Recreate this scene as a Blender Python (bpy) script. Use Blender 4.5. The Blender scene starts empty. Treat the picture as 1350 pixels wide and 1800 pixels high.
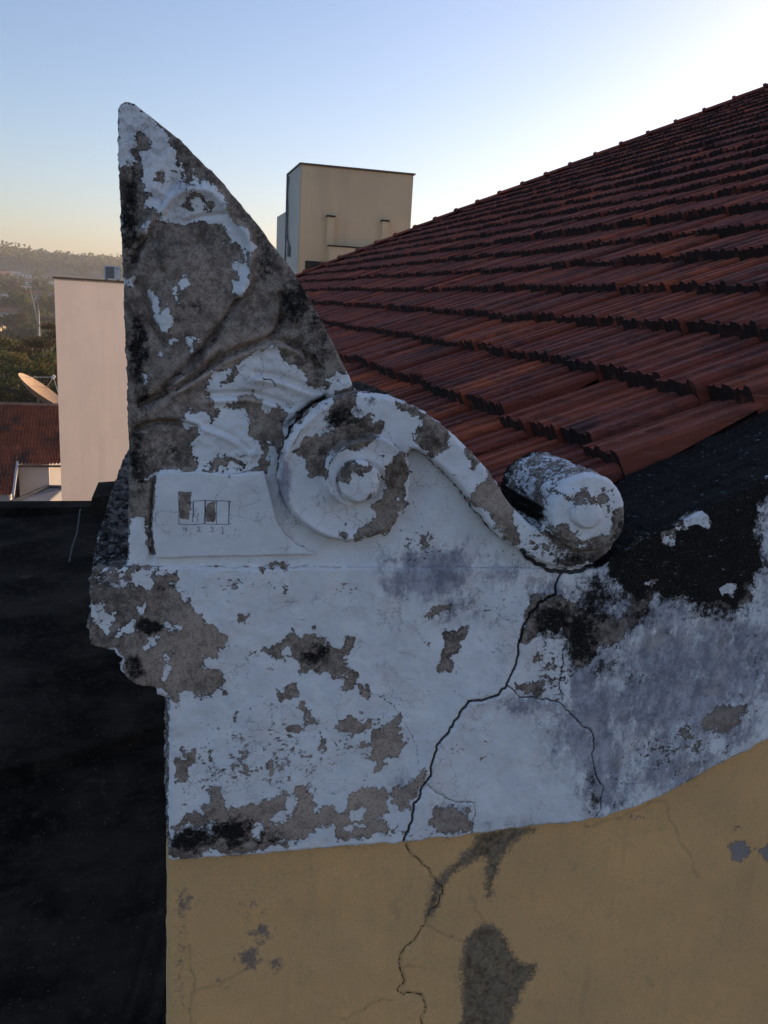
import bpy, math, random
import numpy as np
from mathutils import Vector, Matrix
from mathutils.geometry import delaunay_2d_cdt

random.seed(7)
rng = np.random.default_rng(11)
S = bpy.context.scene
C = S.collection
R = math.radians

# ------------------------------------------------------------------ camera
ZC = 9.0                      # eye height above the street
F = 1510.0                    # focal length in photo pixels (photo 1350 x 1800)
PITCH, ROLL, YAW = R(13.6), R(3.2), R(15.4)


def cam_axes():
    cy, sy = math.cos(YAW), math.sin(YAW)
    fwd = np.array([sy * math.cos(PITCH), cy * math.cos(PITCH), -math.sin(PITCH)])
    right = np.array([cy, -sy, 0.0])
    up = np.cross(right, fwd)
    c, s = math.cos(ROLL), math.sin(ROLL)
    return c * right + s * up, -s * right + c * up, fwd


AX_R, AX_U, AX_F = cam_axes()
cam_d = bpy.data.cameras.new('camera')
cam = bpy.data.objects.new('camera', cam_d)
C.objects.link(cam)
m = Matrix.Identity(4)
for i in range(3):
    m[i][0], m[i][1], m[i][2] = AX_R[i], AX_U[i], -AX_F[i]
m[2][3] = ZC
cam.matrix_world = m
cam_d.sensor_fit = 'VERTICAL'
cam_d.sensor_height = 24.0
cam_d.lens = F / 1800 * 24.0
cam_d.clip_start = 0.05
cam_d.clip_end = 20000
S.camera = cam

# ------------------------------------------------------------------ light
SUN_AZ, SUN_EL = R(64), R(7.2)
SKY_STRENGTH = 0.15
SUN_STRENGTH = 2.6
world = bpy.data.worlds.new('World')
S.world = world
world.use_nodes = True
wn = world.node_tree
bg = wn.nodes['Background']
sky = wn.nodes.new('ShaderNodeTexSky')
sky.sky_type = 'NISHITA'
sky.sun_disc = False
sky.sun_elevation = SUN_EL
sky.sun_rotation = SUN_AZ
sky.altitude = 600
sky.air_density = 1.0
sky.dust_density = 2.0
sky.ozone_density = 3.0
tint = wn.nodes.new('ShaderNodeMix')          # camera white balance of an evening exposure
tint.data_type = 'RGBA'
tint.blend_type = 'MULTIPLY'
tint.inputs[0].default_value = 1.0
tint.inputs[7].default_value = (1.0, 0.77, 0.73, 1)
wn.links.new(sky.outputs[0], tint.inputs[6])
wn.links.new(tint.outputs[2], bg.inputs[0])
bg.inputs[1].default_value = SKY_STRENGTH
sun_d = bpy.data.lights.new('sun', 'SUN')
sun_d.energy = SUN_STRENGTH
sun_d.angle = R(0.5)
sun_d.color = (1.0, 0.72, 0.45)
sun = bpy.data.objects.new('sun', sun_d)
C.objects.link(sun)
to_sun = Vector((math.sin(SUN_AZ) * math.cos(SUN_EL), math.cos(SUN_AZ) * math.cos(SUN_EL), math.sin(SUN_EL)))
sun.rotation_euler = to_sun.to_track_quat('Z', 'Y').to_euler()
sun.location = (30, 20, 30)
S.view_settings.view_transform = 'Standard'
S.view_settings.look = 'None'
S.view_settings.exposure = 1.48
S.view_settings.gamma = 1.0
S.view_settings.use_curve_mapping = False


# ------------------------------------------------------------------ placing: photo measurements -> metres on a plane
def rays(xy):
    xy = np.asarray(xy, float).reshape(-1, 2)
    a = (xy[:, 0:1] - 675) / F
    b = -(xy[:, 1:2] - 900) / F
    return a * AX_R + b * AX_U + AX_F


def on_plane_v(xy, v):
    """points (x along facade, z) on the vertical plane y = v."""
    d = rays(xy)
    d = d * (v / d[:, 1:2])
    d[:, 2] += ZC
    return d


def pt(x, y, v):
    p = on_plane_v([(x, y)], v)[0]
    return Vector(p)


# ------------------------------------------------------------------ objects
def empty(name, loc=(0, 0, 0), label=None, cat=None, group=None):
    o = bpy.data.objects.new(name, None)
    o.location = loc
    o.empty_display_size = 0.2
    C.objects.link(o)
    tag(o, label, cat, group)
    return o


def tag(o, label=None, cat=None, group=None, kind=None):
    if label: o['label'] = label
    if cat: o['category'] = cat
    if group: o['group'] = group
    if kind: o['kind'] = kind
    return o


def parent(o, p):
    """parent keeping world position (everything here is unrotated)."""
    o.parent = p
    w = Vector((0, 0, 0))
    q = p
    while q is not None:
        w += q.location
        q = q.parent
    o.location = Vector(o.location) - w
    return o


def mesh_obj(name, verts, faces, mat, par=None, smooth=False, loc=(0, 0, 0), matidx=None):
    me = bpy.data.meshes.new(name)
    me.from_pydata([tuple(v) for v in verts], [], [tuple(f) for f in faces])
    mats = mat if isinstance(mat, (list, tuple)) else [mat]
    for q in mats: me.materials.append(q)
    if matidx is not None: me.polygons.foreach_set('material_index', matidx)
    if smooth: me.polygons.foreach_set('use_smooth', [True] * len(me.polygons))
    me.update()
    o = bpy.data.objects.new(name, me)
    o.location = loc
    C.objects.link(o)
    if par is not None: parent(o, par)
    return o


class MB:
    def __init__(s):
        s.v, s.f, s.m = [], [], []

    def quadbox(s, p, q, mi=0):
        """box from corner p to corner q"""
        x0, y0, z0 = [min(a, b) for a, b in zip(p, q)]
        x1, y1, z1 = [max(a, b) for a, b in zip(p, q)]
        n = len(s.v)
        s.v += [(x0, y0, z0), (x1, y0, z0), (x1, y1, z0), (x0, y1, z0), (x0, y0, z1), (x1, y0, z1), (x1, y1, z1), (x0, y1, z1)]
        s.f += [(n, n + 3, n + 2, n + 1), (n + 4, n + 5, n + 6, n + 7), (n, n + 1, n + 5, n + 4), (n + 1, n + 2, n + 6, n + 5), (n + 2, n + 3, n + 7, n + 6), (n + 3, n, n + 4, n + 7)]
        s.m += [mi] * 6

    def prism(s, base, top, mi=0):
        n = len(s.v); k = len(base)
        s.v += [tuple(a) for a in base] + [tuple(a) for a in top]
        s.f.append(tuple(range(n + k - 1, n - 1, -1)))
        s.f.append(tuple(range(n + k, n + 2 * k)))
        for i in range(k):
            j = (i + 1) % k
            s.f.append((n + i, n + j, n + k + j, n + k + i))
        s.m += [mi] * (k + 2)

    def tube(s, pts, rad, seg=6, mi=0):
        pts = [Vector(p) for p in pts]
        n0 = len(s.v)
        for i, p in enumerate(pts):
            a = pts[max(i - 1, 0)]; b = pts[min(i + 1, len(pts) - 1)]
            d = (b - a).normalized()
            u = d.cross(Vector((0, 0, 1)))
            if u.length < 1e-3: u = d.cross(Vector((1, 0, 0)))
            u.normalize(); w = d.cross(u)
            r = rad[i] if isinstance(rad, (list, tuple)) else rad
            for k in range(seg):
                t = 2 * math.pi * k / seg
                s.v.append(tuple(p + u * (r * math.cos(t)) + w * (r * math.sin(t))))
        for i in range(len(pts) - 1):
            for k in range(seg):
                a = n0 + i * seg + k; b = n0 + i * seg + (k + 1) % seg
                s.f.append((a, b, b + seg, a + seg)); s.m.append(mi)
        s.f.append(tuple(range(n0, n0 + seg))); s.m.append(mi)
        e = n0 + (len(pts) - 1) * seg
        s.f.append(tuple(range(e + seg - 1, e - 1, -1))); s.m.append(mi)

    def build(s, name, mat, par=None, smooth=False):
        return mesh_obj(name, s.v, s.f, mat, par, smooth, matidx=s.m)


# ------------------------------------------------------------------ material helpers
class NT:
    def __init__(s, name):
        s.mat = bpy.data.materials.new(name)
        s.mat.use_nodes = True
        s.t = s.mat.node_tree
        s.t.nodes.clear()
        s.out = s.t.nodes.new('ShaderNodeOutputMaterial')
        s.b = s.t.nodes.new('ShaderNodeBsdfPrincipled')
        s.b.inputs['Specular IOR Level'].default_value = 0.25
        s.t.links.new(s.b.outputs[0], s.out.inputs[0])
        s.tc = s.t.nodes.new('ShaderNodeTexCoord')

    def lk(s, a, b):
        if isinstance(a, (int, float)):
            b.default_value = a
        elif isinstance(a, tuple):
            b.default_value = a + (1,) if len(a) == 3 and len(b.default_value) == 4 else a
        else:
            s.t.links.new(a, b)

    def attr(s, n):
        a = s.t.nodes.new('ShaderNodeAttribute'); a.attribute_name = n
        return a.outputs['Fac']

    def noise(s, scale, detail=4, rough=0.55, vec=None, dist=0.0, color=False):
        n = s.t.nodes.new('ShaderNodeTexNoise')
        n.inputs['Scale'].default_value = scale
        n.inputs['Detail'].default_value = detail
        n.inputs['Roughness'].default_value = rough
        n.inputs['Distortion'].default_value = dist
        s.t.links.new(vec if vec is not None else s.tc.outputs['Object'], n.inputs['Vector'])
        return n.outputs['Color' if color else 'Fac']

    def voro(s, scale, feature='F1', vec=None, rnd=1.0):
        n = s.t.nodes.new('ShaderNodeTexVoronoi'); n.feature = feature
        n.inputs['Scale'].default_value = scale
        n.inputs['Randomness'].default_value = rnd
        s.t.links.new(vec if vec is not None else s.tc.outputs['Object'], n.inputs['Vector'])
        return n.outputs['Distance']

    def mapping(s, sc=(1, 1, 1), rot=(0, 0, 0), vec=None):
        n = s.t.nodes.new('ShaderNodeMapping')
        n.inputs['Scale'].default_value = sc
        n.inputs['Rotation'].default_value = rot
        s.t.links.new(vec if vec is not None else s.tc.outputs['Object'], n.inputs['Vector'])
        return n.outputs[0]

    def math(s, op, a, b=0.0, c=0.0, clamp=False):
        n = s.t.nodes.new('ShaderNodeMath'); n.operation = op; n.use_clamp = clamp
        s.lk(a, n.inputs[0]); s.lk(b, n.inputs[1]); s.lk(c, n.inputs[2])
        return n.outputs[0]

    def ss(s, a, lo, hi, t0=0.0, t1=1.0):
        n = s.t.nodes.new('ShaderNodeMapRange'); n.interpolation_type = 'SMOOTHSTEP'
        s.lk(a, n.inputs[0])
        n.inputs[1].default_value = lo; n.inputs[2].default_value = hi
        n.inputs[3].default_value = t0; n.inputs[4].default_value = t1
        return n.outputs[0]

    def mix(s, f, a, b, mode='MIX'):
        n = s.t.nodes.new('ShaderNodeMix'); n.data_type = 'RGBA'; n.blend_type = mode
        s.lk(f, n.inputs[0]); s.lk(a, n.inputs[6]); s.lk(b, n.inputs[7])
        return n.outputs[2]

    def bump(s, h, dist, strength=1.0, normal=None):
        n = s.t.nodes.new('ShaderNodeBump')
        n.inputs['Distance'].default_value = dist
        n.inputs['Strength'].default_value = strength
        s.lk(h, n.inputs['Height'])
        if normal is not None: s.t.links.new(normal, n.inputs['Normal'])
        return n.outputs[0]

    def done(s, col, rough=0.9, normal=None):
        s.lk(col, s.b.inputs['Base Color'])
        s.lk(rough, s.b.inputs['Roughness'])
        if normal is not None: s.t.links.new(normal, s.b.inputs['Normal'])
        return s.mat


def plaster_material():
    """flaking limewash over grey-brown render; masks come from mesh attributes (pixels of chip distance)."""
    n = NT('peeling_painted_plaster')
    paint, mold, stain, crack, chip, tan = [n.attr(a) for a in ('paint', 'mold', 'stain', 'crack', 'chip', 'tan')]
    big = n.noise(14, 3)
    mid = n.noise(60, 4, 0.6)
    fine = n.noise(260, 3, 0.6)
    grit = n.noise(900, 2, 0.7)
    # ragged edge of the paint film
    e = n.math('ADD', n.math('MULTIPLY', n.math('SUBTRACT', mid, 0.5), 30.0), n.math('MULTIPLY', n.math('SUBTRACT', fine, 0.5), 15.0))
    e = n.math('ADD', e, n.math('MULTIPLY', n.math('SUBTRACT', n.noise(24, 3, 0.6), 0.5), 26.0))
    pe = n.math('ADD', paint, e)
    # small flakes lost inside the paint, where chip > 0
    cn = n.math('ADD', n.math('MULTIPLY', n.noise(105, 5, 0.7, n.mapping((1, 1, 1.35))), 0.55), n.math('MULTIPLY', n.noise(34, 4, 0.65), 0.45))
    chipm = n.math('MULTIPLY', n.math('SUBTRACT', n.math('ADD', n.math('MULTIPLY', chip, 0.30), cn), 0.665), 110.0)
    pe2 = n.math('MINIMUM', pe, n.math('MULTIPLY', chipm, -1.0))
    pm = n.ss(pe2, -0.7, 0.7)
    # paint colour
    brush = n.noise(40, 5, 0.6, n.mapping((1, 1, 6)))
    pc = n.mix(n.ss(big, 0.3, 0.7), (0.74, 0.73, 0.74), (0.85, 0.83, 0.82))
    pc = n.mix(n.math('MULTIPLY', n.ss(brush, 0.4, 0.75), 0.25), pc, (0.56, 0.56, 0.60))
    pc = n.mix(n.math('MULTIPLY', n.ss(n.noise(9, 4, 0.6), 0.50, 0.72), 0.22), pc, (0.64, 0.50, 0.42))
    st = n.math('MULTIPLY', stain, n.ss(n.math('ADD', n.noise(45, 6, 0.75, n.mapping((1, 1, .45))), n.math('MULTIPLY', n.noise(150, 4, 0.7), 0.35)), 0.62, 0.80), clamp=True)
    pc0 = pc
    body = n.mix(n.ss(n.noise(16, 6, 0.8), 0.38, 0.62), (0.20, 0.20, 0.245), (0.46, 0.44, 0.49))
    body = n.mix(n.math('MULTIPLY', n.ss(n.noise(7, 4, 0.7), 0.52, 0.66), 0.6), body, (0.42, 0.33, 0.28))
    body = n.mix(n.ss(n.noise(120, 5, 0.75, n.mapping((1, 1, .6))), 0.55, 0.66, 0, .6), body, (0.13, 0.13, 0.16))
    cover = n.ss(n.math('ADD', n.math('MULTIPLY', stain, 0.42), n.math('MULTIPLY', n.noise(26, 7, 0.82, n.mapping((1, 1, .6))), 1.0)), 0.60, 0.78)
    cover = n.math('MULTIPLY', cover, n.ss(stain, 0.03, 0.3))
    pc = n.mix(n.math('MULTIPLY', cover, 0.88), pc, body)
    pc = n.mix(n.math('MULTIPLY', st, 0.55), pc, (0.10, 0.105, 0.135))
    hv = n.t.nodes.new('ShaderNodeTexVoronoi'); hv.feature = 'DISTANCE_TO_EDGE'; hv.inputs['Scale'].default_value = 22
    wv = n.t.nodes.new('ShaderNodeVectorMath'); wv.operation = 'ADD'
    nz = n.t.nodes.new('ShaderNodeVectorMath'); nz.operation = 'SCALE'; nz.inputs[3].default_value = 0.05
    n.t.links.new(n.noise(30, 4, 0.7, color=True), nz.inputs[0]); n.t.links.new(n.tc.outputs['Object'], wv.inputs[0]); n.t.links.new(nz.outputs[0], wv.inputs[1]); n.t.links.new(wv.outputs[0], hv.inputs['Vector'])
    hair = n.math('MULTIPLY', n.ss(hv.outputs['Distance'], 0.022, 0.004), n.ss(n.math('ADD', n.noise(9, 3), n.math('MULTIPLY', chip, 0.12)), 0.50, 0.60))
    pc = n.mix(n.math('MULTIPLY', hair, 0.55), pc, (0.16, 0.15, 0.16))
    dust = n.ss(n.noise(330, 3, 0.7), 0.60, 0.70)
    pc = n.mix(n.math('MULTIPLY', dust, 0.30), pc, (0.33, 0.33, 0.36))
    # bare render
    bc = n.mix(n.ss(n.noise(42, 6, 0.8), 0.40, 0.60), (0.11, 0.083, 0.067), (0.38, 0.305, 0.25))
    bc = n.mix(n.math('MULTIPLY', tan, n.ss(n.noise(20, 5, 0.75), 0.30, 0.55, .35, 1)), bc, (0.56, 0.43, 0.345))
    bc = n.mix(n.math('MULTIPLY', n.ss(n.noise(28, 6, 0.75), 0.50, 0.66), n.math('SUBTRACT', 0.75, n.math('MULTIPLY', tan, 0.5), clamp=True)), bc, (0.050, 0.038, 0.031))
    bc = n.mix(n.math('MULTIPLY', n.ss(fine, 0.5, 0.68), 0.6), bc, (0.07, 0.055, 0.047))
    bc = n.mix(n.math('MULTIPLY', n.ss(grit, 0.54, 0.68), 0.4), bc, (0.44, 0.38, 0.33))
    bc = n.mix(n.math('MULTIPLY', stain, 0.5, clamp=True), bc, (0.13, 0.13, 0.145))
    col = n.mix(pm, bc, pc)
    # thin shadow line painted along the lifted edge of the film
    edge = n.math('MULTIPLY', n.ss(pe2, -2.6, -0.5), n.ss(pe2, 0.7, -0.5))
    col = n.mix(n.math('MULTIPLY', edge, 0.75), col, (0.035, 0.028, 0.026))
    # black mould
    mn = n.math('ADD', n.math('MULTIPLY', n.noise(55, 7, 0.85), 1.0), n.math('MULTIPLY', mold, 0.5))
    mm = n.math('MULTIPLY', n.ss(mn, 0.68, 0.86), n.ss(mold, 0.02, 0.3), clamp=True)
    mcol = n.mix(n.ss(fine, 0.35, 0.7), (0.010, 0.0085, 0.008), (0.036, 0.030, 0.026))
    col = n.mix(mm, col, mcol)
    # pale lichen specks in the mould
    sp = n.noise(85, 5, 0.75, n.mapping((.7, .7, 2.2)))
    col = n.mix(n.math('MULTIPLY', n.ss(sp, 0.625, 0.67), n.math('MULTIPLY', mm, 0.8)), col, (0.30, 0.31, 0.33))
    # pinholes
    ph = n.ss(n.voro(70), 0.10, 0.05)
    phm = n.math('MULTIPLY', ph, n.ss(n.noise(20, 2), 0.54, 0.6))
    col = n.mix(n.math('MULTIPLY', phm, 0.7), col, (0.05, 0.045, 0.045))
    # cracks
    cr = n.ss(n.math('ADD', crack, n.math('MULTIPLY', n.math('SUBTRACT', fine, 0.5), 2.2)), 0.0, 1.1)
    col = n.mix(n.math('MULTIPLY', cr, 0.93), col, (0.012, 0.010, 0.010))
    rub = n.ss(n.math('ADD', crack, n.math('MULTIPLY', n.math('SUBTRACT', mid, 0.5), 14.0)), -7, 0.5)
    # height
    n.b.inputs['Specular IOR Level'].default_value = 0.1
    h = n.math('ADD', n.math('MULTIPLY', pm, 1.6), n.math('MULTIPLY', grit, n.ss(pm, 0, 1, 0.55, 0.10)))
    h = n.math('ADD', h, n.math('MULTIPLY', fine, n.ss(pm, 0, 1, 0.9, 0.22)))
    h = n.math('ADD', h, n.math('MULTIPLY', mid, 0.7))
    h = n.math('SUBTRACT', h, n.math('MULTIPLY', cr, 2.0))
    h = n.math('SUBTRACT', h, n.math('MULTIPLY', phm, 1.0))
    nb = n.bump(h, 0.0016, 1.0)
    return n.done(col, n.ss(pm, 0, 1, 0.95, 0.8), nb)


def ochre_material():
    n = NT('ochre_wall_paint')
    stain, crack, grey, dirt = [n.attr(a) for a in ('stain', 'crack', 'grey', 'mold')]
    big = n.noise(3.2, 4, 0.6)
    mid = n.noise(40, 4, 0.6)
    fine = n.noise(420, 3, 0.65)
    col = n.mix(n.ss(big, 0.3, 0.7), (0.72, 0.42, 0.185), (0.86, 0.49, 0.20))
    col = n.mix(n.math('MULTIPLY', n.ss(fine, 0.45, 0.62), 0.38), col, (0.33, 0.22, 0.12))
    col = n.mix(n.math('MULTIPLY', n.ss(n.noise(18, 5, 0.7), 0.56, 0.74), 0.30), col, (0.33, 0.24, 0.15))
    streak = n.noise(30, 4, 0.6, n.mapping((1, 1, 0.12)))
    col = n.mix(n.math('MULTIPLY', n.ss(streak, 0.5, 0.75), 0.16), col, (0.32, 0.22, 0.14))
    s2 = n.ss(n.math('ADD', stain, n.math('ADD', n.math('MULTIPLY', n.math('SUBTRACT', mid, 0.5), 26.0), n.math('MULTIPLY', n.math('SUBTRACT', n.noise(160, 3), 0.5), 16.0))), -7, 5)
    dk = n.mix(n.ss(mid, 0.35, 0.65), (0.060, 0.056, 0.046), (0.17, 0.145, 0.11))
    col = n.mix(n.math('MULTIPLY', s2, n.ss(n.noise(90, 5, 0.8), 0.35, 0.6, 0.62, 0.95)), col, dk)
    g2 = n.ss(n.math('ADD', grey, n.math('MULTIPLY', n.math('SUBTRACT', n.noise(80, 5, 0.7), 0.5), 34.0)), -0.8, 0.8)
    col = n.mix(g2, col, (0.30, 0.25, 0.225))
    d2 = n.math('MULTIPLY', n.ss(n.math('ADD', n.noise(60, 5, 0.7), n.math('MULTIPLY', dirt, 0.4)), 0.66, 0.86), n.ss(dirt, 0.02, 0.3))
    col = n.mix(n.math('MULTIPLY', d2, 0.75), col, (0.105, 0.11, 0.125))
    cr = n.ss(n.math('ADD', crack, n.math('MULTIPLY', n.math('SUBTRACT', n.noise(200, 3), 0.5), 2.4)), 0.0, 1.0)
    col = n.mix(n.math('MULTIPLY', cr, 0.9), col, (0.018, 0.014, 0.010))
    halo = n.ss(n.math('ADD', crack, n.math('MULTIPLY', n.math('SUBTRACT', mid, 0.5), 8.0)), -4.5, 0.5)
    col = n.mix(n.math('MULTIPLY', halo, 0.2), col, (0.10, 0.075, 0.05))
    h = n.math('ADD', n.math('MULTIPLY', fine, 0.45), n.math('MULTIPLY', mid, 0.8))
    h = n.math('SUBTRACT', h, n.math('MULTIPLY', cr, 2.2))
    h = n.math('SUBTRACT', h, n.math('MULTIPLY', g2, 0.9))
    return n.done(col, 0.9, n.bump(h, 0.0016, 1.0))


def black_material(name='black_weathered_concrete'):
    n = NT(name)
    big = n.noise(2.5, 5, 0.65)
    mid = n.noise(22, 5, 0.7)
    fine = n.noise(160, 4, 0.7)
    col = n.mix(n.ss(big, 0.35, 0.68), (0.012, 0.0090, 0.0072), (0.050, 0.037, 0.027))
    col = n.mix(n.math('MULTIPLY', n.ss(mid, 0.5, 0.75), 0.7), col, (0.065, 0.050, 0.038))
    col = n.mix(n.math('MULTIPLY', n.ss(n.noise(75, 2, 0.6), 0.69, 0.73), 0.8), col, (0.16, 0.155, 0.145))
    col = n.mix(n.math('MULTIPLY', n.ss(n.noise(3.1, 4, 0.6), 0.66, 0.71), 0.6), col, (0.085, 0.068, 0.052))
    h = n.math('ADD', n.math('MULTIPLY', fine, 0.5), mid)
    n.b.inputs['Specular IOR Level'].default_value = 0.05
    return n.done(col, 1.0, n.bump(h, 0.006, 0.8))


def tile_material(nose=False, far=False):
    n = NT('terracotta_tile_nose' if nose else 'terracotta_tile')
    oi = n.t.nodes.new('ShaderNodeObjectInfo')
    tone = n.math('FRACT', n.math('ADD', oi.outputs['Random'], n.attr('tone')))
    geo = n.t.nodes.new('ShaderNodeNewGeometry')
    pos = geo.outputs['Position']
    grain = n.noise(30, 4, 0.6, n.mapping((0.16, 1, 1), vec=pos))
    grain2 = n.noise(110, 3, 0.7, n.mapping((0.07, 1, 1), vec=pos))
    big = n.noise(1.6, 4, 0.6, pos)
    ramp = n.t.nodes.new('ShaderNodeValToRGB')
    el = ramp.color_ramp.elements
    el[0].position = 0; el[0].color = (0.17, 0.040, 0.024, 1)
    el[1].position = 1; el[1].color = (0.44, 0.095, 0.036, 1)
    for p, c in ((0.3, (0.27, 0.058, 0.032, 1)), (0.6, (0.21, 0.060, 0.042, 1)), (0.85, (0.33, 0.072, 0.034, 1))):
        e = el.new(p); e.color = c
    n.lk(tone, ramp.inputs[0])
    col = ramp.outputs[0]
    col = n.mix(n.math('MULTIPLY', n.ss(grain, 0.42, 0.66), 0.6), col, (0.075, 0.026, 0.022))
    col = n.mix(n.math('MULTIPLY', n.ss(grain2, 0.58, 0.70), 0.55), col, (0.36, 0.20, 0.17))
    col = n.mix(n.math('MULTIPLY', n.ss(n.noise(3.5, 6, 0.75, pos), 0.50, 0.66), 0.7), col, (0.040, 0.026, 0.026))
    col = n.mix(n.ss(n.noise(5.0, 5, 0.75, pos), 0.69, 0.74), col, (0.085, 0.092, 0.088))
    if nose:
        mold = n.ss(n.noise(14, 4, 0.65, pos), 0.26, 0.44)
        col = n.mix(n.math('MULTIPLY', mold, 0.92), col, (0.013, 0.012, 0.012))
    h = n.math('ADD', grain, n.math('MULTIPLY', n.noise(220, 3, 0.7, pos), 0.4))
    return n.done(col, 0.85, n.bump(h, 0.003, 0.7))


def simple_material(name, c1, c2, scale=3.0, rough=0.85, detail=4, bump=0.0, sc=(1, 1, 1), lo=0.35, hi=0.65):
    n = NT(name)
    f = n.noise(scale, detail, 0.6, n.mapping(sc))
    col = n.mix(n.ss(f, lo, hi), c1, c2)
    nb = n.bump(n.noise(scale * 12, 3), bump, 1.0) if bump else None
    return n.done(col, rough, nb)


def facade_material(name, c1, c2, streak):
    n = NT(name)
    col = n.mix(n.ss(n.noise(.5, 4, .6), .35, .65), c1, c2)
    col = n.mix(n.math('MULTIPLY', n.ss(n.noise(1.6, 5, .7, n.mapping((1, 1, .07))), .48, .72), .45), col, streak)
    col = n.mix(n.math('MULTIPLY', n.ss(n.noise(5, 5, .7), .54, .7), .25), col, streak)
    return n.done(col, .9, n.bump(n.noise(25, 4, .6), .006, .6))


PLASTER = plaster_material()
OCHRE = ochre_material()
BLACK = black_material()
TILE = tile_material()
TILE_NOSE = tile_material(True)

# ------------------------------------------------------------------ numpy noise + distance helpers (photo-pixel space)
_lat = {}


def vnoise(x, y, scale, seed=0):
    if seed not in _lat:
        _lat[seed] = np.random.default_rng(100 + seed).random((256, 256))
    L = _lat[seed]
    fx, fy = x / scale, y / scale
    ix, iy = np.floor(fx).astype(int), np.floor(fy).astype(int)
    tx, ty = fx - ix, fy - iy
    tx = tx * tx * (3 - 2 * tx); ty = ty * ty * (3 - 2 * ty)
    a = L[ix & 255, iy & 255]; b = L[(ix + 1) & 255, iy & 255]
    c = L[ix & 255, (iy + 1) & 255]; d = L[(ix + 1) & 255, (iy + 1) & 255]
    return (a * (1 - tx) + b * tx) * (1 - ty) + (c * (1 - tx) + d * tx) * ty - 0.5


def fbm(x, y, scale, seed=0, octs=4):
    o = 0; a = 1.0
    for k in range(octs):
        o = o + a * vnoise(x + 37 * k, y + 91 * k, scale / 2 ** k, seed + k)
        a *= 0.5
    return o


def seg_dist(P, poly, closed):
    Q = np.asarray(poly, float)
    n = len(Q)
    D = np.full(len(P), 1e9)
    for i in range(n if closed else n - 1):
        a = Q[i]; b = Q[(i + 1) % n]
        ab = b - a
        L2 = ab @ ab + 1e-9
        t = np.clip(((P - a) @ ab) / L2, 0, 1)
        e = P - a - t[:, None] * ab
        D = np.minimum(D, e[:, 0] ** 2 + e[:, 1] ** 2)
    return np.sqrt(D)


def inside(P, poly):
    Q = np.asarray(poly, float)
    x, y = P[:, 0], P[:, 1]
    c = np.zeros(len(P), bool)
    n = len(Q)
    for i in range(n):
        x1, y1 = Q[i]; x2, y2 = Q[(i + 1) % n]
        if y1 == y2: continue
        k = ((y1 > y) != (y2 > y)) & (x < (x2 - x1) * (y - y1) / (y2 - y1) + x1)
        c ^= k
    return c


def sdf(P, poly, reach=45):
    """signed distance (+ inside) limited to +-reach"""
    Q = np.asarray(poly, float)
    out = np.full(len(P), -float(reach))
    lo = Q.min(0) - reach; hi = Q.max(0) + reach
    k = np.all((P > lo) & (P < hi), axis=1)
    if not k.any(): return out
    p = P[k]
    d = seg_dist(p, Q, True)
    ins = inside(p, Q)
    out[k] = np.clip(np.where(ins, d, -d), -reach, reach)
    return out


def polyline_dist(P, line, reach=40):
    Q = np.asarray(line, float)
    out = np.full(len(P), float(reach))
    lo = Q.min(0) - reach; hi = Q.max(0) + reach
    k = np.all((P > lo) & (P < hi), axis=1)
    if k.any(): out[k] = np.minimum(seg_dist(P[k], Q, False), reach)
    return out


def smooth_loop(poly, it=2):
    """chaikin on a closed loop"""
    Q = np.asarray(poly, float)
    for _ in range(it):
        N = np.roll(Q, -1, axis=0)
        Q = np.stack([Q * .75 + N * .25, Q * .25 + N * .75], 1).reshape(-1, 2)
    return Q


def smooth_line(line, it=2):
    Q = np.asarray(line, float)
    for _ in range(it):
        A, B = Q[:-1], Q[1:]
        M = np.stack([A * .75 + B * .25, A * .25 + B * .75], 1).reshape(-1, 2)
        Q = np.vstack([Q[:1], M, Q[-1:]])
    return Q


def densify(Q, step, closed=True):
    Q = np.asarray(Q, float)
    out = []
    n = len(Q)
    for i in range(n if closed else n - 1):
        a = Q[i]; b = Q[(i + 1) % n]
        k = max(1, int(round(np.linalg.norm(b - a) / step)))
        for j in range(k): out.append(a + (b - a) * j / k)
    if not closed: out.append(Q[-1])
    return np.array(out)


def Z(ox, oy, s, pts):
    """zoomed tracing -> photo pixels"""
    return [(ox + x / s, oy + y / s) for x, y in pts]


# ------------------------------------------------------------------ wear traced from the photograph (photo pixels)
A1 = lambda p: Z(150, 150, 2.7, p)
A2 = lambda p: Z(200, 600, 2.4107, p)
A3 = lambda p: Z(640, 640, 2.4107, p)
A4 = lambda p: Z(150, 950, 2.25, p)
A5 = lambda p: Z(650, 950, 1.9286, p)
A8 = lambda p: Z(1000, 720, 3.857, p)
B1 = lambda p: Z(200, 160, 4.5, p)
B2 = lambda p: Z(200, 440, 4.21875, p)
B3 = lambda p: Z(380, 560, 4.8214, p)
B4 = lambda p: Z(470, 660, 4.5, p)
B6 = lambda p: Z(880, 760, 5.4, p)
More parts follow.
